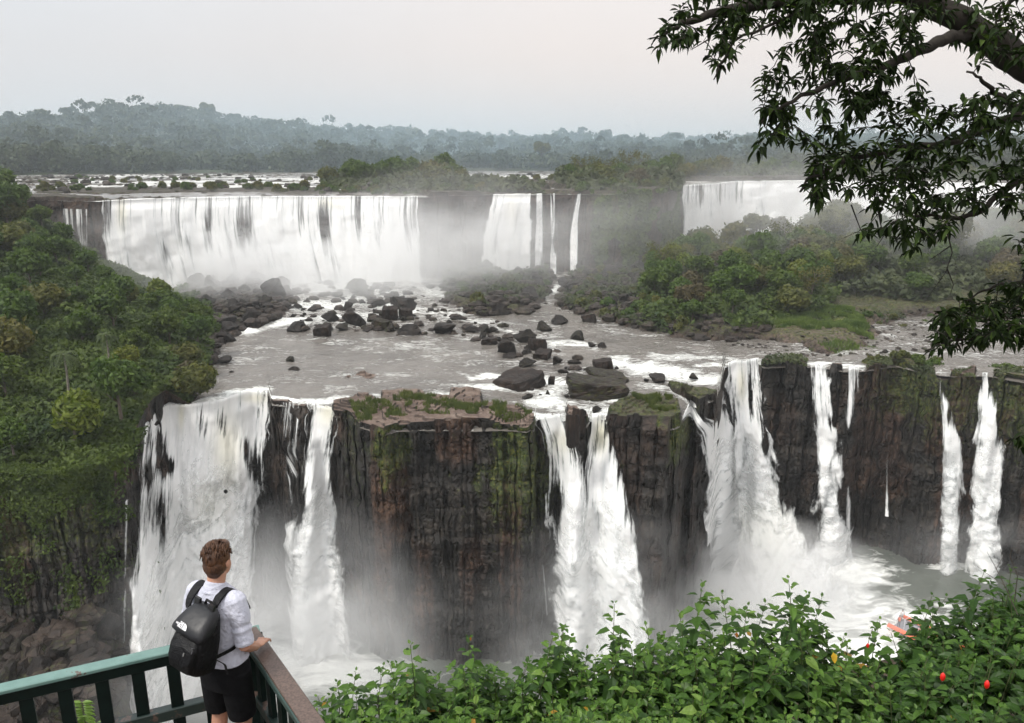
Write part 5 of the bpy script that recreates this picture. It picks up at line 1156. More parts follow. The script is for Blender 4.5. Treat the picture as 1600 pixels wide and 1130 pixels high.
OUT = [(470, 1120), (490, 1088), (520, 1068), (560, 1052), (600, 1040), (640, 1012), (665, 1022), (690, 1035), (730, 1000), (755, 1018), (790, 1030), (830, 1012), (860, 1000), (880, 982), (920, 984), (950, 985), (962, 948), (985, 960), (1010, 990), (1030, 962), (1062, 962),
       (1090, 925), (1105, 912), (1130, 935), (1160, 948), (1190, 945), (1212, 940), (1232, 908), (1250, 920), (1272, 935), (1300, 940), (1325, 968), (1350, 990), (1372, 975), (1400, 1000), (1430, 985), (1450, 935), (1468, 925), (1500, 945), (1520, 925), (1535, 895), (1560, 905), (1600, 880), (1680, 880)]
ox, oy = np.array(OUT, float).T
stems = []
for i in range(900):
    px = g.uniform(478, 1690); top_ = np.interp(px, ox, oy); f = g.random()**1.15
    py = top_+(1180-top_)*f+2
    y = 7.4-3.35*((py-top_)/(1180-top_))+g.normal(0, .16); d = ray(px, py); tip = d*(y/d[1]); tip[2] += .22*float(vnoise(np.array([tip[0]*1.3, tip[1]*1.6, 0])))-.10-.16*g.random()
    if all((tip-s[0])@(tip-s[0]) > .14**2 for s in stems[-260:]): stems.append((tip, px, py, f))
# tall leaders shape the outline
for px, py in ((556, 1046), (641, 1004), (733, 994), (864, 990), (880, 976), (960, 940), (1062, 955), (1098, 908), (1128, 925), (1168, 944), (1232, 902), (1262, 925), (1284, 930), (1375, 966), (1392, 984), (1456, 928), (1478, 930), (1537, 892), (1580, 884), (1196, 940), (1010, 975)):
    d = ray(px, py+4); stems.append((d*(g.uniform(6.6, 7.4)/d[1]), px, py, -1))
SL = [('leafy bush behind the end of the brown rail', 478, 580), ('leafy bush in front of the left end of the dark buttress base', 580, 690), ('leafy bush with upright shoots below the square buttress', 690, 800), ('leafy bush below the right side of the square buttress', 800, 905),
      ('bush with one tall dark leafy shoot before the paired cascades', 905, 1010), ('leafy bush rising below the mossy rock tower', 1010, 1110), ('bush with broad leaves before the foot of the great cascade', 1110, 1200), ('bush with a tall thick shoot against the cream spray', 1200, 1300),
      ('lower leafy bush in the gap before the boat', 1300, 1400), ('leafy bush under the boat with red buds', 1400, 1500), ('leafy bush in the lower right corner', 1500, 1700)]
def shrub_part(sts, dark):
    b = MB(); LB, LD, LN, LL, LW, LT = [], [], [], [], [], []
    for tip, px, py, f in sts:
        hgt = g.uniform(.9, 1.5) if f >= 0 else g.uniform(1.1, 1.6); base = tip+np.array([g.normal(0, .18), g.normal(0, .15), -hgt]); k = 8; t = np.linspace(0, 1, k)[:, None]
        bend = g.normal(0, .05, 3); bend[2] = 0; c = base*(1-t)+tip*t+np.sin(t*3.14)*bend; b.tube(c, np.linspace(.008, .0025, k), 4, cap=False)
        nn = int(hgt/.062)
        rotp = g.uniform(0, 6.28)
        vis = min(nn, 13 if f >= 0 else 18)
        for j in range(vis):
            s_ = j*.066+.0; tt = 1-s_/hgt; ctr = base*(1-tt)+tip*tt+math.sin(tt*3.14)*bend
            ang = rotp+j*1.57; sz = .040+.115*min(1, (j+.3)/3.5)*g.uniform(.8, 1.2)
            for sd in (0, math.pi):
                a_ = ang+sd+g.normal(0, .25); el = max(-.35, .75-.26*j)+g.normal(0, .12); dv = np.array([math.cos(a_)*math.cos(el), math.sin(a_)*math.cos(el), math.sin(el)])
                pet = .012+.028*min(1, j/4); LB.append(ctr+dv*pet); LD.append(dv); LN.append([g.normal(0, .25), g.normal(0, .25), 1]); LL.append(sz); LW.append(g.uniform(.56, .72))
                LT.append(np.clip(.66-.05*j+g.normal(0, .17), 0, .96))  # tone drops down the stem: shade on lower leaves painted into their colour
            if j > 2 and j % 2 and g.random() < .6:      # side twig with its own rosette
                a_ = g.uniform(0, 6.28); e = ctr+np.array([math.cos(a_), math.sin(a_), .45])*g.uniform(.10, .20); b.tube([ctr, e], [.003, .0018], 3, cap=False)
                for q in range(6):
                    aa = q*1.05+g.normal(0, .2); el = g.uniform(-.2, .6); dv = np.array([math.cos(aa)*math.cos(el), math.sin(aa)*math.cos(el), math.sin(el)])
                    LB.append(e+dv*.008); LD.append(dv); LN.append([g.normal(0, .25), g.normal(0, .25), 1]); LL.append(g.uniform(.045, .10)); LW.append(.62); LT.append(np.clip(g.normal(.5, .2), 0, .96))
    LT = np.array(LT); LT[g.random(len(LT)) < .004] = 1.0
    V, Q, T = leaves_mesh(np.array(LB), np.array(LD), np.array(LN), np.array(LL), np.array(LW), g.uniform(.05, .35, len(LB)), g)
    return b, V, Q, T, np.repeat(LT, 8)
for lab, x0, x1 in SL:
    sts = [s for s in stems if x0 <= s[1] < x1]
    if not sts: continue
    m0 = np.mean([s[0] for s in sts], 0); o = empty('leafy_shrub', (float(m0[0]), float(m0[1]), float(m0[2])-1.6)); tag(o, lab, 'shrub', 'leafy shrubs along the bottom of the view')
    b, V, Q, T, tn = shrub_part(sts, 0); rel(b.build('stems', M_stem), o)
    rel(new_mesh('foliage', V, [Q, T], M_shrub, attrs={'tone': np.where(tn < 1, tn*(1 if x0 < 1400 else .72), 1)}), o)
# red buds and the big yellow leaf
M_red = m_plain('red_bud', (.62, .012, .008), .35, .5, .2, 30); M_yel = m_leaf('yellow_leaf', [(0, (.50, .30, .03)), (1, (.60, .36, .04))])
for px, py, dy, lab in ((1473, 1058, 4.75, 'left red hanging flower bud among the lower right leaves'), (1542, 1070, 4.7, 'right red hanging flower bud among the lower right leaves'), (1356, 1009, 5.6, 'tiny dark red bud above the leaves before the boat')):
    d = ray(px, py); c = d*(dy/d[1]); sc_ = .028 if dy < 5 else .018; b = MB(); t = np.linspace(0, 1, 9); b.tube(np.stack([c[0]+0*t, c[1]+0*t, c[2]+sc_*1.2-2.4*sc_*t], -1), sc_*.62*np.sin(np.pi*np.clip(t*.93+.04, 0, 1))**.7, 10); o = b.build('flower_bud', M_red, smooth=True)
    tag(o, lab, 'flower'); b = MB(); b.tube([c+[0, 0, sc_], c+[.01, .01, sc_+.05], c+[.03, .02, sc_+.12]], .0025, 5); b.build('stalk', M_stem, o)
for px, py, dy, sz, lab in ((1301, 1027, 5.35, .085, 'large yellow leaf hanging in the middle of the bushes'), (1150, 992, 5.9, .05, 'curled brown dead leaf in the bushes before the great cascade'), (735, 998, 6.2, .035, 'small orange leaf near a shoot tip at the left')):
    d = ray(px, py); c = d*(dy/d[1]); V, Q, T = leaves_mesh(c[None]+[0, 0, sz*.5], np.array([[.1, -.35, -.93]]), np.array([[0, -1, .35]]), sz, .62, .0, g)
    o = new_mesh('yellow_leaf', V, [Q, T], M_yel if sz > .06 else m_leaf('dead_leaf', [(0, (.28, .10, .02)), (1, (.28, .10, .02))]), attrs={'tone': np.full(8, .5)}); tag(o, lab, 'leaf')
# small ferny plant seen through the left railing
o = empty('fern_plant', (-3.0, 5.5, -6)); tag(o, 'bright green fern seen between the left railing bars', 'plant'); b = MB(); LB, LD, LN = [], [], []
for (px, py) in ((128, 1098), (120, 1120), (110, 1140), (150, 1130)):
    d = ray(px, py); c0 = d*(5.6/d[1]); b.tube([c0+[0, 0, -1.6], c0], [.006, .003], 4)
    for k in range(9):
        for s in (-1, 1):
            c1 = c0+np.array([s*0, 0, -.02*k]); LB.append(c1); a_ = g.uniform(-.3, .3)+(0 if s > 0 else math.pi); LD.append([math.cos(a_), math.sin(a_)*.5, .35-.08*k]); LN.append([0, -.3, 1])
LD = np.array(LD); LD /= np.linalg.norm(LD, axis=1)[:, None]
V, Q, T = leaves_mesh(np.array(LB), LD, np.array(LN), .10, .3, .3, g); rel(b.build('stems', M_stem), o); rel(new_mesh('fronds', V, [Q, T], M_shrub, attrs={'tone': np.full(len(V), .9)}), o)

# bare twig at the right edge
b = MB(); tw = lambda pts: np.array([ray(p[0], p[1])*(p[2]/ray(p[0], p[1])[1]) for p in pts])
for pts, r_ in (([(1590, 960, 6.6), (1570, 915, 6.6), (1552, 880, 6.7), (1542, 862, 6.7)], .006), ([(1585, 940, 6.6), (1590, 900, 6.5), (1578, 870, 6.5), (1582, 855, 6.5)], .005), ([(1570, 915, 6.6), (1540, 895, 6.7), (1520, 880, 6.7)], .003), ([(1556, 890, 6.7), (1566, 872, 6.7), (1563, 858, 6.7)], .003)):
    b.tube(tw(pts), np.linspace(r_, .0015, len(pts)), 5)
o = b.build('bare_twig', M_bark); tag(o, 'thin bare forked twig against the dark pool at the right edge', 'twig')

# ============================================================= overhanging tree
tree = empty('overhanging_tree', (8.2, 7.2, -6.3)); tag(tree, 'dark leafy tree overhanging the top right corner with drooping leaves', 'tree')
LIMB = [([(1760, 190, 7.4), (1680, 140, 7.2), (1600, 98, 7.0), (1540, 58, 6.9), (1480, 22, 6.8), (1400, -15, 6.8), (1300, -4, 6.6), (1210, 3, 6.4), (1130, 14, 6.2), (1070, 36, 6.1), (1030, 62, 6.0)], .16, .008),
        ([(1530, 52, 6.9), (1480, 60, 6.6), (1430, 84, 6.3), (1380, 104, 6.2), (1300, 130, 6.0), (1230, 160, 5.9), (1190, 190, 5.8)], .05, .006),
        ([(1800, 230, 7.4), (1690, 195, 7.0), (1600, 180, 6.7), (1540, 200, 6.5), (1490, 222, 6.4), (1400, 232, 6.3), (1320, 250, 6.2), (1270, 275, 6.1), (1250, 300, 6.0)], .05, .006),
        ([(1700, 180, 7.2), (1600, 172, 6.7), (1560, 152, 6.5), (1540, 128, 6.4), (1510, 112, 6.4)], .03, .008),
        ([(1780, 330, 7.2), (1690, 300, 6.8), (1620, 268, 6.5), (1560, 300, 6.4), (1530, 335, 6.3), (1480, 340, 6.2), (1420, 335, 6.1), (1370, 310, 6.0)], .035, .006),
        ([(1640, 0, 7.0), (1590, -10, 6.8), (1560, 20, 6.6), (1552, 50, 6.5)], .02, .008),
        ([(1800, 520, 7.0), (1700, 515, 6.7), (1600, 512, 6.4), (1545, 522, 6.2), (1490, 532, 6.1), (1450, 548, 6.0)], .03, .005),
        ([(1790, 470, 7.0), (1690, 455, 6.7), (1600, 440, 6.5), (1550, 450, 6.3), (1505, 470, 6.2)], .025, .005),
        ([(1700, 400, 6.8), (1640, 400, 6.6), (1600, 420, 6.5), (1590, 470, 6.4)], .015, .005),
        ([(1270, -30, 6.4), (1240, 30, 6.2), (1150, 60, 6.1), (1125, 100, 6.0), (1115, 125, 6.0)], .012, .004),
        ([(1740, 690, 6.6), (1640, 680, 6.4), (1600, 684, 6.3), (1585, 690, 6.3)], .012, .003), ([(1740, 600, 6.6), (1640, 612, 6.4), (1598, 606, 6.3)], .010, .003)]
b = MB(); nodes = []
tb0 = tw([(1760, 190, 7.4)])[0]
b.tube([[8.2, 7.2, -6.6], [8.15, 7.25, -4], [7.7, 7.3, -1.5], [7.0, 7.35, .2], list(tb0)], [.42, .33, .28, .23, .17], 12)
for pts, r0_, r1_ in LIMB:
    c = tw(pts); t = np.linspace(0, 1, len(c)); tt = np.linspace(0, 1, len(c)*4); cc = np.stack([np.interp(tt, t, c[:, i]) for i in range(3)], -1)
    ker = np.array([.25, .5, .25])
    for _ in range(2): cc[1:-1] = .25*cc[:-2]+.5*cc[1:-1]+.25*cc[2:]
    cc[1:-1] += g.normal(0, .010, (len(cc)-2, 3)); b.tube(cc, r0_*(1-tt)**1.1+r1_, 8); nodes += [(p, max(.004, min(.012, r0_*(1-q)*.5))) for p, q in zip(cc, tt)]
    if pts[0][0] > 1690: # join limbs to the trunk outside the view
        zt = cc[0]; root = np.array([8.0-.12*max(0, zt[2]+2), 7.28, zt[2]-1.0]); b.tube([root, (root+zt)/2+[0, 0, .1], zt], [r0_*1.6, r0_*1.2, r0_], 7)
REG = [([(1015, 62), (1045, 25), (1100, -25), (1235, -25), (1235, 35), (1190, 55), (1150, 60), (1120, 70), (1090, 62), (1060, 75), (1022, 78)], 80), ([(1105, 60), (1160, 70), (1150, 85), (1140, 100), (1120, 122), (1108, 118)], 12),
       ([(1235, -25), (1460, -25), (1440, 60), (1400, 150), (1360, 170), (1270, 160), (1200, 185), (1185, 125), (1225, 70)], 225), ([(1440, -25), (1640, -25), (1640, 110), (1560, 90), (1480, 60)], 60),
       ([(1180, 170), (1240, 170), (1290, 165), (1330, 200), (1330, 240), (1290, 262), (1260, 250), (1200, 215), (1178, 240)], 52), ([(1260, 265), (1300, 240), (1340, 235), (1345, 300), (1320, 310), (1290, 325), (1262, 318)], 48),
       ([(1330, 150), (1440, 130), (1540, 140), (1640, 150), (1640, 290), (1560, 280), (1530, 335), (1430, 350), (1400, 385), (1370, 345), (1335, 300), (1330, 200)], 300), ([(1395, 380), (1430, 350), (1500, 345), (1480, 372), (1420, 395)], 22),
       ([(1555, 280), (1640, 280), (1640, 430), (1598, 430), (1590, 370), (1570, 330)], 34), ([(1448, 545), (1455, 500), (1500, 465), (1560, 440), (1640, 420), (1640, 560), (1560, 540), (1500, 540), (1450, 560)], 165), ([(1575, 690), (1640, 670), (1640, 710), (1590, 700)], 6), ([(1590, 600), (1640, 590), (1640, 620)], 3),
       ([(1325, 352), (1350, 345), (1352, 365), (1336, 372)], 5)]
cl_ = []
for poly, n in REG:
    n = int(n*.92)
    pp = np.array(poly, float); lo, hi = pp.min(0), pp.max(0); k = 0
    while k < n:
        q = lo+(hi-lo)*g.random(2)
        if in_poly(q[None], pp)[0] < 0: continue
        if 1395 < q[0] < 1520 and 100 < q[1] < 150 and g.random() < .75: k += 1; continue
        if 1520 < q[0] < 1600 and 95 < q[1] < 140 and g.random() < .6: k += 1; continue
        d = ray(q[0], q[1]); cl_.append(d*(g.uniform(5.6, 6.9)/d[1])); k += 1
npos = np.array([n[0] for n in nodes]); nr_ = [n[1] for n in nodes]; cl_ = np.array(cl_)
dist = np.array([np.min(np.linalg.norm(npos-c, axis=1)) for c in cl_]); tb = MB(); LB, LD, LN, LL, LT = [], [], [], [], []
for i in np.argsort(dist):
    c = cl_[i]; dd = np.linalg.norm(npos-c, axis=1); j = int(np.argmin(dd+.15*(npos[:, 0] < c[0]-.15))); p0 = npos[j]; e = c-p0; ln = np.linalg.norm(e)+1e-6
    mid = (p0+c)/2+np.array([0, 0, .10*ln])+g.normal(0, .05, 3)*ln; r0_ = min(nr_[j], .003+.006*ln)
    t = np.linspace(0, 1, 6)[:, None]; cu = p0*(1-t)**2+2*mid*t*(1-t)+c*t*t; tb.tube(cu, np.linspace(max(r0_, .003), .0022, 6), 4, cap=False)
    npos = np.concatenate([npos, cu[2:]]); nr_ += [.004]*4
    ax = cu[-1]-cu[-2]; ax /= np.linalg.norm(ax)+1e-9; nlf = int(g.integers(6, 11))
    for q in range(nlf):
        s_ = g.random()*min(.30, ln); pos = c-ax*s_; a_ = q*2.4+g.normal(0, .3); rad = np.array([math.cos(a_), math.sin(a_), 0]); dv = rad*g.uniform(.45, 1.0)+ax*.5+np.array([0, 0, -g.uniform(-.35, .85)]); dv /= np.linalg.norm(dv)
        LB.append(pos+dv*.012); LD.append(dv); LN.append(rad*.2+[g.normal(0, .3), g.normal(0, .3), 1]); LL.append(g.uniform(.056, .104)); LT.append(np.clip(g.normal(.42, .22), 0, .98))
# hanging bare twigs
for pts in ([(1478, 355, 6.2), (1488, 395, 6.2), (1478, 425, 6.2), (1452, 462, 6.2)], [(1484, 385, 6.2), (1455, 405, 6.2)], [(1480, 420, 6.2), (1490, 445, 6.2), (1484, 462, 6.2)], [(1330, 320, 6.1), (1345, 360, 6.1), (1318, 372, 6.1)], [(1372, 330, 6.1), (1380, 370, 6.1), (1370, 385, 6.1)], [(1110, 60, 6.1), (1080, 78, 6.1)]):
    c = tw(pts); tb.tube(c, np.linspace(.006, .002, len(c)), 4)
V, Q, T = leaves_mesh(np.array(LB), np.array(LD), np.array(LN), np.array(LL), g.uniform(.38, .50, len(LB)), g.uniform(.05, .45, len(LB)), g, .22)
M_tleaf = m_leaf('tree_leaf', [(0, (.006, .010, .003)), (.5, (.016, .030, .007)), (.8, (.040, .066, .014)), (1, (.10, .15, .03))], .10, .10, .6)
M_tbark = m_plain('dark_bark', (.030, .026, .022), .9, .15, .4, 14, .5)
rel(b.build('trunk', M_tbark, None, True), tree); rel(tb.build('twigs', M_tbark), tree)
rel(new_mesh('foliage', V, [Q, T], M_tleaf, attrs={'tone': np.repeat(np.array(LT), 8)}), tree)
# ============================================================= the man at the railing
def remesh(o, vox, smooth=4, fac=.6):
    m = o.modifiers.new('r', 'REMESH'); m.mode = 'VOXEL'; m.voxel_size = vox; m.use_smooth_shade = True
    if smooth: s = o.modifiers.new('s', 'SMOOTH'); s.iterations = smooth; s.factor = fac
    return o
def ell(b, c, r, M=None, n=18, m=12, f=None):
    th = np.arange(n)/n*2*math.pi; ph = np.linspace(-math.pi/2+.08, math.pi/2-.08, m)
    d = np.array([[[math.cos(p)*math.cos(t), math.cos(p)*math.sin(t), math.sin(p)] for t in th] for p in ph])*np.asarray(r)
    if f is not None: d = f(d)
    if M is not None: d = d@np.asarray(M).T
    b.rings(d+np.asarray(c))
YAW = R(-24); cy, sy = math.cos(YAW), math.sin(YAW)
O = np.array([-1.935, 4.71, FL])
def W(x, y, z): return O+np.array([x*cy-y*sy, x*sy+y*cy, z])           # body frame: x right, y forward, z up
def WM(a=0):                                                            # rotation of the body frame (extra yaw a)
    c, s = math.cos(YAW+a), math.sin(YAW+a); return np.array([[c, -s, 0], [s, c, 0], [0, 0, 1]])
man = empty('person', tuple(O)); tag(man, 'man in a white shirt and black shorts leaning on the rail, seen from behind', 'person')
HEADA = R(10); HM = WM(HEADA); hc = W(.0, .035, 1.665)
H = lambda x, y, z: hc+HM@np.array([x, y, z])
b = MB()
ell(b, H(0, -.005, .02), (.076, .096, .105), HM); ell(b, H(0, .030, -.045), (.060, .068, .075), HM); ell(b, H(0, .072, -.082), (.030, .024, .022), HM)
b.tube([H(0, .090, .012), H(0, .108, -.018), H(0, .118, -.030)], [.008, .012, .013], 8); ell(b, H(0, .088, .028), (.052, .014, .010), HM)
ell(b, H(0, .092, -.058), (.024, .012, .007), HM)
for s in (-1, 1): ell(b, H(s*.079, -.006, -.008), (.009, .020, .032), HM@np.array([[1, 0, 0], [0, 1, .2], [0, -.2, 1]]))
b.tube([W(0, -.012, 1.46), W(0, .0, 1.53), W(0, .022, 1.60)], [.066, .058, .060], 14)
tor = [(.90, .140, .095, .0), (1.0, .135, .092, 0), (1.1, .140, .098, .0), (1.25, .165, .108, -.005), (1.38, .160, .095, -.01), (1.45, .120, .075, -.012), (1.50, .085, .065, -.01)]
def trs(rows, k=24, fold=0, seed=0):
    out = []
    for z, rx, ry, y0 in rows:
        a = np.arange(k)/k*2*math.pi; x = rx*np.sign(np.cos(a))*np.abs(np.cos(a))**.85; y = ry*np.sign(np.sin(a))*np.abs(np.sin(a))**.85+y0
        p = np.stack([x, y, 0*a+z], -1)
        if fold: nz = fbm(np.stack([x*9+seed, y*9, z*7+0*x], -1), 3)*fold; p[:, :2] *= (1+nz)[:, None]
        out.append([W(*q) for q in p])
    return np.array(out)
b.rings(trs(tor))
SHR = W(.172, -.01, 1.435); ELR = np.array([-1.735, 4.580, -3.130]); WRR = np.array([-1.735, 4.775, -3.262]); HDR = np.array([-1.722, 4.862, -3.300])
SHL = W(-.172, -.01, 1.435); ELL = W(-.300, .03, 1.18); WRL = W(-.22, .22, 1.02); HDL = W(-.17, .34, .985)
HDL[2] = RT+.03
for s, e, w_ in ((SHR, ELR, WRR), (SHL, ELL, WRL)):
    b.tube([s, s*.5+e*.5, e, e*.55+w_*.45, w_], [.046, .045, .042, .040, .028], 12); ell(b, s, (.048, .046, .048), WM())
def hand(b, wr, hd, side, up=np.array([0, 0, 1.])):
    f = hd-wr; f /= np.linalg.norm(f); f[2] = f[2]*.4; f /= np.linalg.norm(f); s = np.cross(f, up); s /= np.linalg.norm(s); u = np.cross(s, f)
    Mx = np.stack([s, f, u], 1); palm = wr+f*.050-u*.004; ell(b, palm, (.040, .052, .015), Mx)
    b.tube([wr-f*.02, wr+f*.02], [.028, .024], 10)
    for i, (ox_, ln) in enumerate(((-.031, .062), (-.010, .074), (.012, .070), (.032, .056))):
        k = palm+s*ox_+f*.040; spread = s*(ox_*.28)
        p1 = k+f*ln*.42+spread*.4+u*.006; p2 = p1+f*ln*.33-u*ln*.20+spread*.3; p3 = p2+f*ln*.18-u*ln*.30
        b.tube([k-f*.012, k, p1, p2, p3], [.009, .0095, .0088, .0078, .0066], 8); ell(b, p3, (.0066,)*3)
    t0 = palm-s*side*.028-f*.030; t1 = t0-s*side*.026+f*.026; t2 = t1+f*.026-s*side*.008-u*.006; b.tube([t0, t1, t2, t2+f*.014-u*.004], [.013, .0115, .0095, .007], 8)
hand(b, WRR, HDR, 1); hand(b, WRL, HDL, -1)
for s in (-1, 1):
    hp = W(s*.088, 0, .93); kn = W(s*.105, .02, .50); an = W(s*.11, -.02, .09)
    b.tube([hp, hp*.5+kn*.5, kn, kn*.6+an*.4+(W(0, -.02, 0)-O), an], [.080, .074, .055, .054, .036], 14)
    b.tube([W(s*.11, -.05, .045), W(s*.115, .04, .04), W(s*.12, .15, .03)], [.036, .036, .028], 10)
M_skin, nt, pb = mat('skin'); n = noise_n(nt, coords(nt), 30, 3); L(nt, ramp(nt, n, [(.3, (.42, .215, .145)), (.7, (.50, .27, .185))]), pb.inputs['Base Color']); pb.inputs['Roughness'].default_value = .5
pb.inputs['Subsurface Weight'].default_value = .08; pb.inputs['Subsurface Scale'].default_value = .02
body = b.build('body', M_skin, None, True); remesh(body, .0055, 4, .5); rel(body, man)
# eyes
for s in (-1, 1):
    e = MB(); ell(e, H(s*.030, .083, .008), (.011, .010, .010), HM); rel(e.build('eye', m_plain('eye_white', (.7, .7, .68), .2), None, True), man)
# hair: short, thicker on top, swept
M_hair, nt, pb = mat('hair'); v = coords(nt, (1, 1, .35)); n = noise_n(nt, v, 170, 4, .7); n2 = noise_n(nt, v, 24, 2)
L(nt, ramp(nt, math_n(nt, 'ADD', math_n(nt, 'MULTIPLY', n, .6), math_n(nt, 'MULTIPLY', n2, .4)), [(.35, (.020, .007, .003)), (.52, (.080, .032, .012)), (.7, (.22, .10, .036))]), pb.inputs['Base Color']); pb.inputs['Roughness'].default_value = .5
L(nt, bump(nt, n, .8, .006), pb.inputs['Normal'])
b = MB()
def hf(d):
    z = d[..., 2]; n_ = fbm(d*38, 3)*.004+np.abs(fbm(d*np.array([40, 40, 14]), 2))*.006
    return d*(1+n_/.09)[..., None]
ell(b, H(0, -.014, .036), (.080, .096, .090), HM, 40, 30, hf); ell(b, H(.0, -.035, -.008), (.074, .076, .080), HM, 30, 22, hf); ell(b, H(.0, .035, .095), (.062, .064, .034), HM, 30, 16, hf); ell(b, H(0, -.058, -.055), (.050, .034, .040), HM, 24, 14, hf)
gh = np.random.default_rng(3)
for i in range(150):      # locks
    a = gh.uniform(0, 6.28); e = gh.uniform(.1, 1.45); d = np.array([math.cos(a)*math.cos(e), math.sin(a)*math.cos(e), math.sin(e)]); p = d*[.086, .100, .096]
    t_ = np.cross(d, [1, .25, 0]); t_ /= np.linalg.norm(t_)+1e-6; q = [H(0, -.014, .044)+HM@(p*(1.0+.05*k*(1-k*.25))+t_*.02*k*np.sign(gh.normal()+.7)) for k in range(3)]
    b.tube(q, [.006, .0048, .0015], 5)
hair = b.build('hair', M_hair, None, True); rel(hair, man)
# shirt
M_shirt, nt, pb = mat('shirt_cotton'); v = coords(nt); nA = noise_n(nt, v, 7, 4, .6, 1.0); nB = noise_n(nt, v, 22, 3, .6, .8); hgt_ = math_n(nt, 'ADD', nA, math_n(nt, 'MULTIPLY', nB, .35))
L(nt, ramp(nt, nB, [(.3, (.46, .47, .56)), (.7, (.56, .57, .66))]), pb.inputs['Base Color']); pb.inputs['Roughness'].default_value = .85; L(nt, bump(nt, hgt_, .9, .03), pb.inputs['Normal']); pb.inputs['Sheen Weight'].default_value = .2
b = MB(); rows = []
for z in np.linspace(.985, 1.50, 46):
    rx = np.interp(z, [.98, 1.05, 1.15, 1.28, 1.38, 1.44, 1.475, 1.50], [.182, .176, .170, .188, .196, .178, .125, .088]); ry = np.interp(z, [.98, 1.1, 1.3, 1.42, 1.475, 1.50], [.135, .125, .132, .118, .09, .074]); rows.append((z, rx, ry, -.008))
b.rings(trs(rows, 60, .10, 3))
b.tube([W(0, -.014, 1.475), W(0, -.006, 1.512), W(0, .004, 1.535)], [.088, .074, .067], 20)
def sleeve(pts, rad, seed):
    pts = np.array(pts); t = np.linspace(0, 1, len(pts)); tt = np.linspace(0, 1, 26); c = np.stack([np.interp(tt, t, pts[:, i]) for i in range(3)], -1)
    for _ in range(3): c[1:-1] = .25*c[:-2]+.5*c[1:-1]+.25*c[2:]
    r_ = np.interp(tt, t, rad)+.0016*np.sin(tt*34+seed)*sstep(.3, .6, tt)+.006*vnoise(np.stack([tt*16+seed, 0*tt, 0*tt], -1)); b.tube(c, r_, 22)
sleeve([SHR+(W(-.05, 0, .0)-O), SHR, (SHR+ELR)/2, SHR*.10+ELR*.90], [.066, .068, .062, .058], 1); b.tube([SHR*.20+ELR*.80, SHR*.04+ELR*.96], [.063, .060], 18)
sleeve([SHL+(W(.05, 0, 0)-O), SHL, (SHL+ELL)/2, ELL, ELL*.9+WRL*.1], [.066, .068, .062, .058, .054], 2)
shirt = b.build('shirt', M_shirt, None, True); remesh(shirt, .0065, 3, .4); rel(shirt, man)
# shorts
b = MB(); rows = [(z, rx, ry, 0) for z, rx, ry in ((.78, .178, .125), (.85, .182, .128), (.93, .176, .124), (1.0, .163, .116), (1.035, .156, .112))]; b.rings(trs(rows, 40, .04, 8))
for s in (-1, 1): b.tube([W(s*.088, 0, .90), W(s*.094, .005, .72), W(s*.100, .012, .60), W(s*.102, .015, .545)], [.104, .100, .096, .094], 22)
M_short = m_plain('black_cotton', (.006, .006, .007), .9, .15, .3, 20, .5); sh = b.build('shorts', M_short, None, True); remesh(sh, .007, 3, .5); rel(sh, man)
for s in (-1, 1):
    b = MB(); b.tube([W(s*.11, -.07, .035), W(s*.115, .04, .045), W(s*.12, .17, .032)], [.040, .046, .036], 14, sq=(1, .8)); rel(b.build('shoe', m_plain('grey_shoe', (.12, .12, .13), .7), None, True), man)

# ============================================================= backpack
PYAW = R(-30); PM0 = np.array([[math.cos(PYAW), -math.sin(PYAW), 0], [math.sin(PYAW), math.cos(PYAW), 0], [0, 0, 1]])
roll = R(7); PR_ = np.array([[math.cos(roll), 0, math.sin(roll)], [0, 1, 0], [-math.sin(roll), 0, math.cos(roll)]]); tl = R(-9)
PT = np.array([[1, 0, 0], [0, math.cos(tl), -math.sin(tl)], [0, math.sin(tl), math.cos(tl)]]); PM = PM0@PT@PR_
pc = np.array([-1.985, 4.475, -2.995])
KS = .83
K = lambda x, y, z: pc+PM@np.array([x, y, z])*KS
pack = empty('backpack', tuple(pc)); tag(pack, 'black backpack with a white emblem on its lid, worn by the man', 'backpack')
M_pack, nt, pb = mat('pack_nylon'); v = coords(nt); nA = noise_n(nt, v, 9, 4, .6, 1.2); nB = noise_n(nt, v, 260, 2); pb.inputs['Base Color'].default_value = (.0045, .0045, .0055, 1); pb.inputs['Specular IOR Level'].default_value = .22; L(nt, ramp(nt, nB, [(.3, .45), (.7, .6)]), pb.inputs['Roughness']); L(nt, bump(nt, nA, .8, .03), pb.inputs['Normal'])
M_lid, nt, pb = mat('lid_coated'); v = coords(nt); nA = noise_n(nt, v, 6, 3); pb.inputs['Base Color'].default_value = (.013, .0135, .016, 1); pb.inputs['Specular IOR Level'].default_value = .35; pb.inputs['Roughness'].default_value = .42; L(nt, bump(nt, nA, .35, .02), pb.inputs['Normal'])
def pring(z, hw, hd, y0, k=40, p=.55, seed=0, am=.03):
    a = np.arange(k)/k*2*math.pi; x = hw*np.sign(np.cos(a))*np.abs(np.cos(a))**p; y = y0+hd*np.sign(np.sin(a))*np.abs(np.sin(a))**p
    nz = 1+am*fbm(np.stack([x*14, y*14, z*10+0*x+seed], -1), 3); return np.array([K(u*q, w_*q, z) for u, w_, q in zip(x, y, nz)])
b = MB(); b.rings(np.array([pring(z, hw, hd, y0) for z, hw, hd, y0 in ((-.265, .06, .05, .02), (-.258, .12, .085, .0), (-.235, .150, .108, -.01), (-.18, .163, .120, -.018), (-.08, .168, .122, -.02), (.02, .165, .115, -.012), (.10, .155, .10, .0), (.15, .145, .085, .012), (.20, .125, .065, .03), (.235, .09, .045, .045), (.245, .03, .02, .05))])); rel(b.build('main_bag', M_pack, None, True), pack)
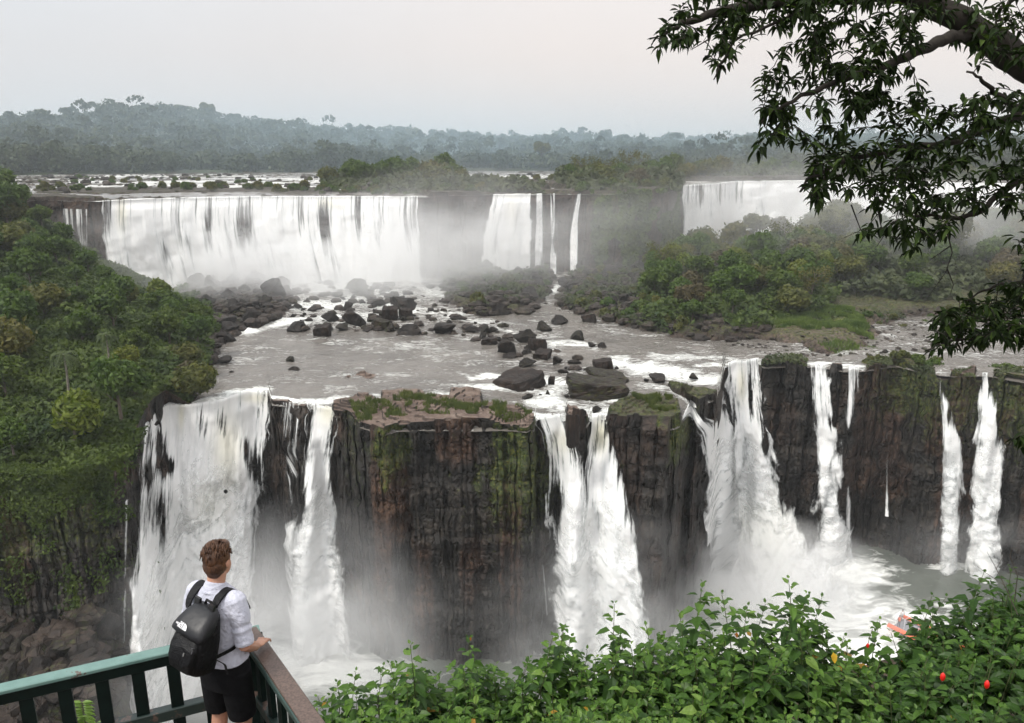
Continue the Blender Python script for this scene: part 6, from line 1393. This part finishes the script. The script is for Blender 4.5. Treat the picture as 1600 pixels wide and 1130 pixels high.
b = MB(); b.rings(np.array([pring(z, hw, hd, y0, p=.5, am=.015) for z, hw, hd, y0 in ((.055, .158, .02, -.105), (.075, .168, .045, -.100), (.11, .165, .082, -.062), (.155, .152, .080, -.030), (.205, .132, .066, .012), (.246, .098, .044, .034), (.256, .05, .02, .04))])); rel(b.build('lid', M_lid, None, True), pack)
b = MB(); b.rings(np.array([pring(z, hw, hd, y0, am=.05, seed=4) for z, hw, hd, y0 in ((-.215, .08, .02, -.115), (-.205, .125, .04, -.122), (-.12, .138, .048, -.128), (-.03, .138, .045, -.122), (.035, .125, .035, -.105), (.05, .09, .02, -.095))])); fp = b.build('front_pocket', M_pack, None, True); rel(fp, pack)
b = MB(); zz = np.linspace(-.12, .12, 14); b.tube([K(.12*math.cos(q*3)+.0, -.155-.0*q, .0+.03*math.sin(q*9)) for q in zz], .003, 6); o = b.build('zipper', m_plain('zip_grey', (.10, .10, .11), .4), None, True); rel(o, pack)
# straps over the shoulders (flat bands) with buckles
def band(pts, wd, th, side):
    pts = np.array(pts); t = np.linspace(0, 1, len(pts)); tt = np.linspace(0, 1, 24); c = np.stack([np.interp(tt, t, pts[:, i]) for i in range(3)], -1)
    for _ in range(4): c[1:-1] = .25*c[:-2]+.5*c[1:-1]+.25*c[2:]
    T = np.gradient(c, axis=0); T /= np.linalg.norm(T, axis=1)[:, None]; s = np.tile(np.asarray(side, float), (len(c), 1)); s -= T*(s*T).sum(1)[:, None]; s /= np.linalg.norm(s, axis=1)[:, None]; n_ = np.cross(T, s)
    wd = np.interp(tt, np.linspace(0, 1, len(np.atleast_1d(wd))), np.atleast_1d(wd))[:, None]
    return np.stack([c+s*wd/2+n_*th/2, c+s*wd/2-n_*th/2, c-s*wd/2-n_*th/2, c-s*wd/2+n_*th/2], 1)
rt = PM0[:, 0]
for sx_, nm in ((-.105, 0), (.085, 1)):
    top_ = W(sx_*1.08, .015, 1.505-abs(sx_)*.12); b = MB()
    b.rings(band([K(sx_*.75, .03, .215), W(sx_*1.0, -.155, 1.385), W(sx_*1.12, -.13, 1.45), top_+(W(0, -.06, .012)-O), top_+(W(0, 0, .012)-O), W(sx_*1.35, .09, 1.43), W(sx_*1.5, .125, 1.30)], [.03, .034, .05, .066, .066, .06, .05], .013, rt)); rel(b.build('strap', M_pack, None), pack)
    b = MB(); q = K(sx_*.82, .028, .26); b.box(q, (.046, .018, .05), PM); rel(b.build('buckle', m_plain('buckle_plastic', (.015, .015, .016), .3, .5)), pack)
b = MB(); b.rings(band([W(.13, .10, 1.30), W(.165, .04, 1.20), W(.168, -.05, 1.12), K(.155, .02, -.12)], [.03, .024, .022], .006, [0, 0, 1.])); rel(b.build('strap', M_pack), pack)
b = MB(); b.rings(band([K(.150, .015, -.11), W(.165, -.155, 1.06), W(.172, -.150, .985)], [.020, .020, .016], .005, rt)); rel(b.build('loose_strap', M_pack), pack)
b = MB(); b.tube([K(-.03, .05, .25), K(-.025, .055, .285), K(.025, .055, .285), K(.03, .05, .25)], .009, 8); rel(b.build('grab_loop', M_pack, None, True), pack)
b = MB(); b.tube([K(.06, -.178, -.03), K(.063, -.182, -.055)], .004, 6); rel(b.build('zip_pull', m_plain('zip_metal', (.5, .5, .5), .3, .5, metal=.8), None), pack)
# emblem on the lid: half dome with two arcs and three lines of lettering
M_white = m_plain('white_print', (.82, .82, .84), .5, .3, .02)
emb = MB(); e0 = np.array([-.030, -.1420, .112]); ex = np.array([1., 0, 0]); ey = np.array([0, .58, .815]); ey /= np.linalg.norm(ey); en = np.cross(ex, ey)
def E(u_, v__, h_=.006): return K(*(e0+ex*u_+ey*v__+en*h_))
for r0_, r1_ in ((.0, .0145), (.0175, .0295), (.0325, .0445)):
    a = np.linspace(math.pi/2, math.pi, 14) if False else np.linspace(0, math.pi/2, 14)
    P0 = [E(.0+r1_*math.cos(q), r1_*math.sin(q)*1.0) for q in a]; P1 = [E(.0+r0_*math.cos(q), r0_*math.sin(q)) for q in a]
    i = np.arange(13); emb.add(np.array(P0+P1), np.stack([i, i+1, i+15, i+14], -1))
lg = emb.build('emblem', M_white); rel(lg, pack)
for k, tx in enumerate(('THE', 'NORTH', 'FACE')):
    cu = bpy.data.curves.new('lettering', 'FONT'); cu.body = tx; cu.size = .0175; cu.align_x = 'RIGHT'; cu.extrude = .0004; cu.offset = .0006; cu.materials.append(M_white)
    to = bpy.data.objects.new('lettering', cu); COL.objects.link(to); p = E(-.004, .030-.0142*k)
    Mt = np.stack([PM@ex, PM@ey, PM@en], 1); M4 = Matrix([[*Mt[0], p[0]], [*Mt[1], p[1]], [*Mt[2], p[2]], [0, 0, 0, 1]])
    me = bpy.data.meshes.new_from_object(to); me.transform(M4); bpy.data.objects.remove(to); tm_ = bpy.data.objects.new('lettering', me); COL.objects.link(tm_); tm_.parent = lg

# ============================================================= the boat in the spray
bt_c = onz(1428, 985, ZG+.5); boat = empty('boat', tuple(bt_c)); tag(boat, 'orange tubed tour boat full of passengers, half hidden by spray', 'boat')
BA = math.atan2(-1, .75)      # bow direction, towards the viewer and slightly right
fx = np.array([math.cos(BA), math.sin(BA), 0]); lx = np.array([-fx[1], fx[0], 0])
def Bq(f_, l_, z): return bt_c+fx*f_+lx*l_+np.array([0, 0, z])
M_or = m_plain('orange_rubber', (.75, .14, .05), .5, .3, .1); M_gr = m_plain('grey_deck', (.22, .23, .26), .6)
for s in (-1, 1):
    b = MB(); b.tube([Bq(-2.6, s*1.75, .15), Bq(0, s*1.8, .15), Bq(3.5, s*1.75, .15), Bq(5.5, s*1.2, .3), Bq(6.5, s*.3, .5)], [.30, .30, .30, .28, .22], 10); rel(b.build('tube', M_or, None, True), boat)
b = MB(); b.box(Bq(1.6, 0, -.1), (7.6, 3.3, .25), np.stack([fx, lx, [0, 0, 1]], 1)); rel(b.build('hull', M_gr), boat)
b = MB()
for (f_, l_) in ((-2.3, -.9), (-2.3, .9), (-.9, -.9), (-.9, .9)): b.tube([Bq(f_, l_, 0), Bq(f_, l_, 1.5)], .03, 6)
b.tube([Bq(-2.3, -.9, 1.5), Bq(-2.3, .9, 1.5), Bq(-.9, .9, 1.5), Bq(-.9, -.9, 1.5), Bq(-2.3, -.9, 1.5)], .03, 6); rel(b.build('frame', m_plain('white_metal', (.7, .7, .72), .4)), boat)
b = MB()
for r_ in range(4): b.box(Bq(.9+r_*1.05, 0, .22), (.5, 2.9, .35), np.stack([fx, lx, [0, 0, 1]], 1))
rel(b.build('bench_seats', m_plain('seat_dark', (.06, .06, .08), .6)), boat)
def small_person(p, h, top_c, low_c, sit, label, grp=None):
    sc_ = h/1.75; e = empty('person', tuple(p)); tag(e, label, 'person', grp); q = lambda x, y, z: p+np.array([x, y, z])*sc_; b = MB()
    if sit: legs = [[q(s*.09, 0, .0), q(s*.11, -.38, .05), q(s*.11, -.42, -.35)] for s in (-1, 1)]; hz_ = 0
    else: legs = [[q(s*.09, 0, .86), q(s*.11, .02, .46), q(s*.12, 0, .04)] for s in (-1, 1)]; hz_ = .86
    for l in legs: b.tube(l, [.09, .065, .045], 7)
    b.tube([q(0, 0, hz_-.03), q(0, 0, hz_+.25), q(0, 0, hz_+.5), q(0, 0, hz_+.6)], [.14, .15, .17, .07], 8); b.tube([q(0, 0, hz_+.55), q(0, 0, hz_+.68)], [.055, .055], 6); ell(b, q(0, 0, hz_+.76), (.085*sc_, .10*sc_, .12*sc_), None, 8, 6)
    for s in (-1, 1): b.tube([q(s*.18, 0, hz_+.52), q(s*.25, -.02, hz_+.27), q(s*.2, -.2, hz_+.15)], [.05, .042, .03], 6)
    bo = b.build('body', low_c, None, True); rel(bo, e); b = MB(); b.tube([q(0, 0, hz_+.02), q(0, 0, hz_+.25), q(0, 0, hz_+.48), q(0, 0, hz_+.57)], [.16, .175, .195, .10], 8); rel(b.build('life_jacket', top_c, None, True), e)
    b = MB(); ell(b, q(0, .01, hz_+.80), (.092*sc_, .108*sc_, .10*sc_), None, 8, 6); rel(b.build('hair', m_plain('dark_hair', (.02, .015, .012), .6), None, True), e); return e
MJ = [m_plain('jacket_'+n, c, .7) for n, c in (('orange', (.65, .16, .07)), ('violet', (.22, .13, .25)), ('white', (.7, .7, .72)), ('pink', (.6, .28, .28)))]
M_dkc = m_plain('dark_clothes', (.035, .037, .055), .8); M_ltc = m_plain('light_clothes', (.35, .26, .22), .8)
small_person(Bq(-1.55, -1.05, .1)+np.array([0, 0, 0]), 1.8, MJ[0], M_dkc, False, 'standing crew member in dark trousers at the back of the boat')
small_person(Bq(-2.0, .55, .1), 1.8, MJ[2], M_ltc, False, 'dark haired figure in white steering the boat')
for r_ in range(4):
    for c_ in range(5): small_person(Bq(.9+r_*1.05, -1.2+c_*.6, .42), 1.7, MJ[int(g.choice([0, 1, 3, 1]))], M_ltc, True, 'seated boat passenger blurred by spray', 'passengers seated on the boat')
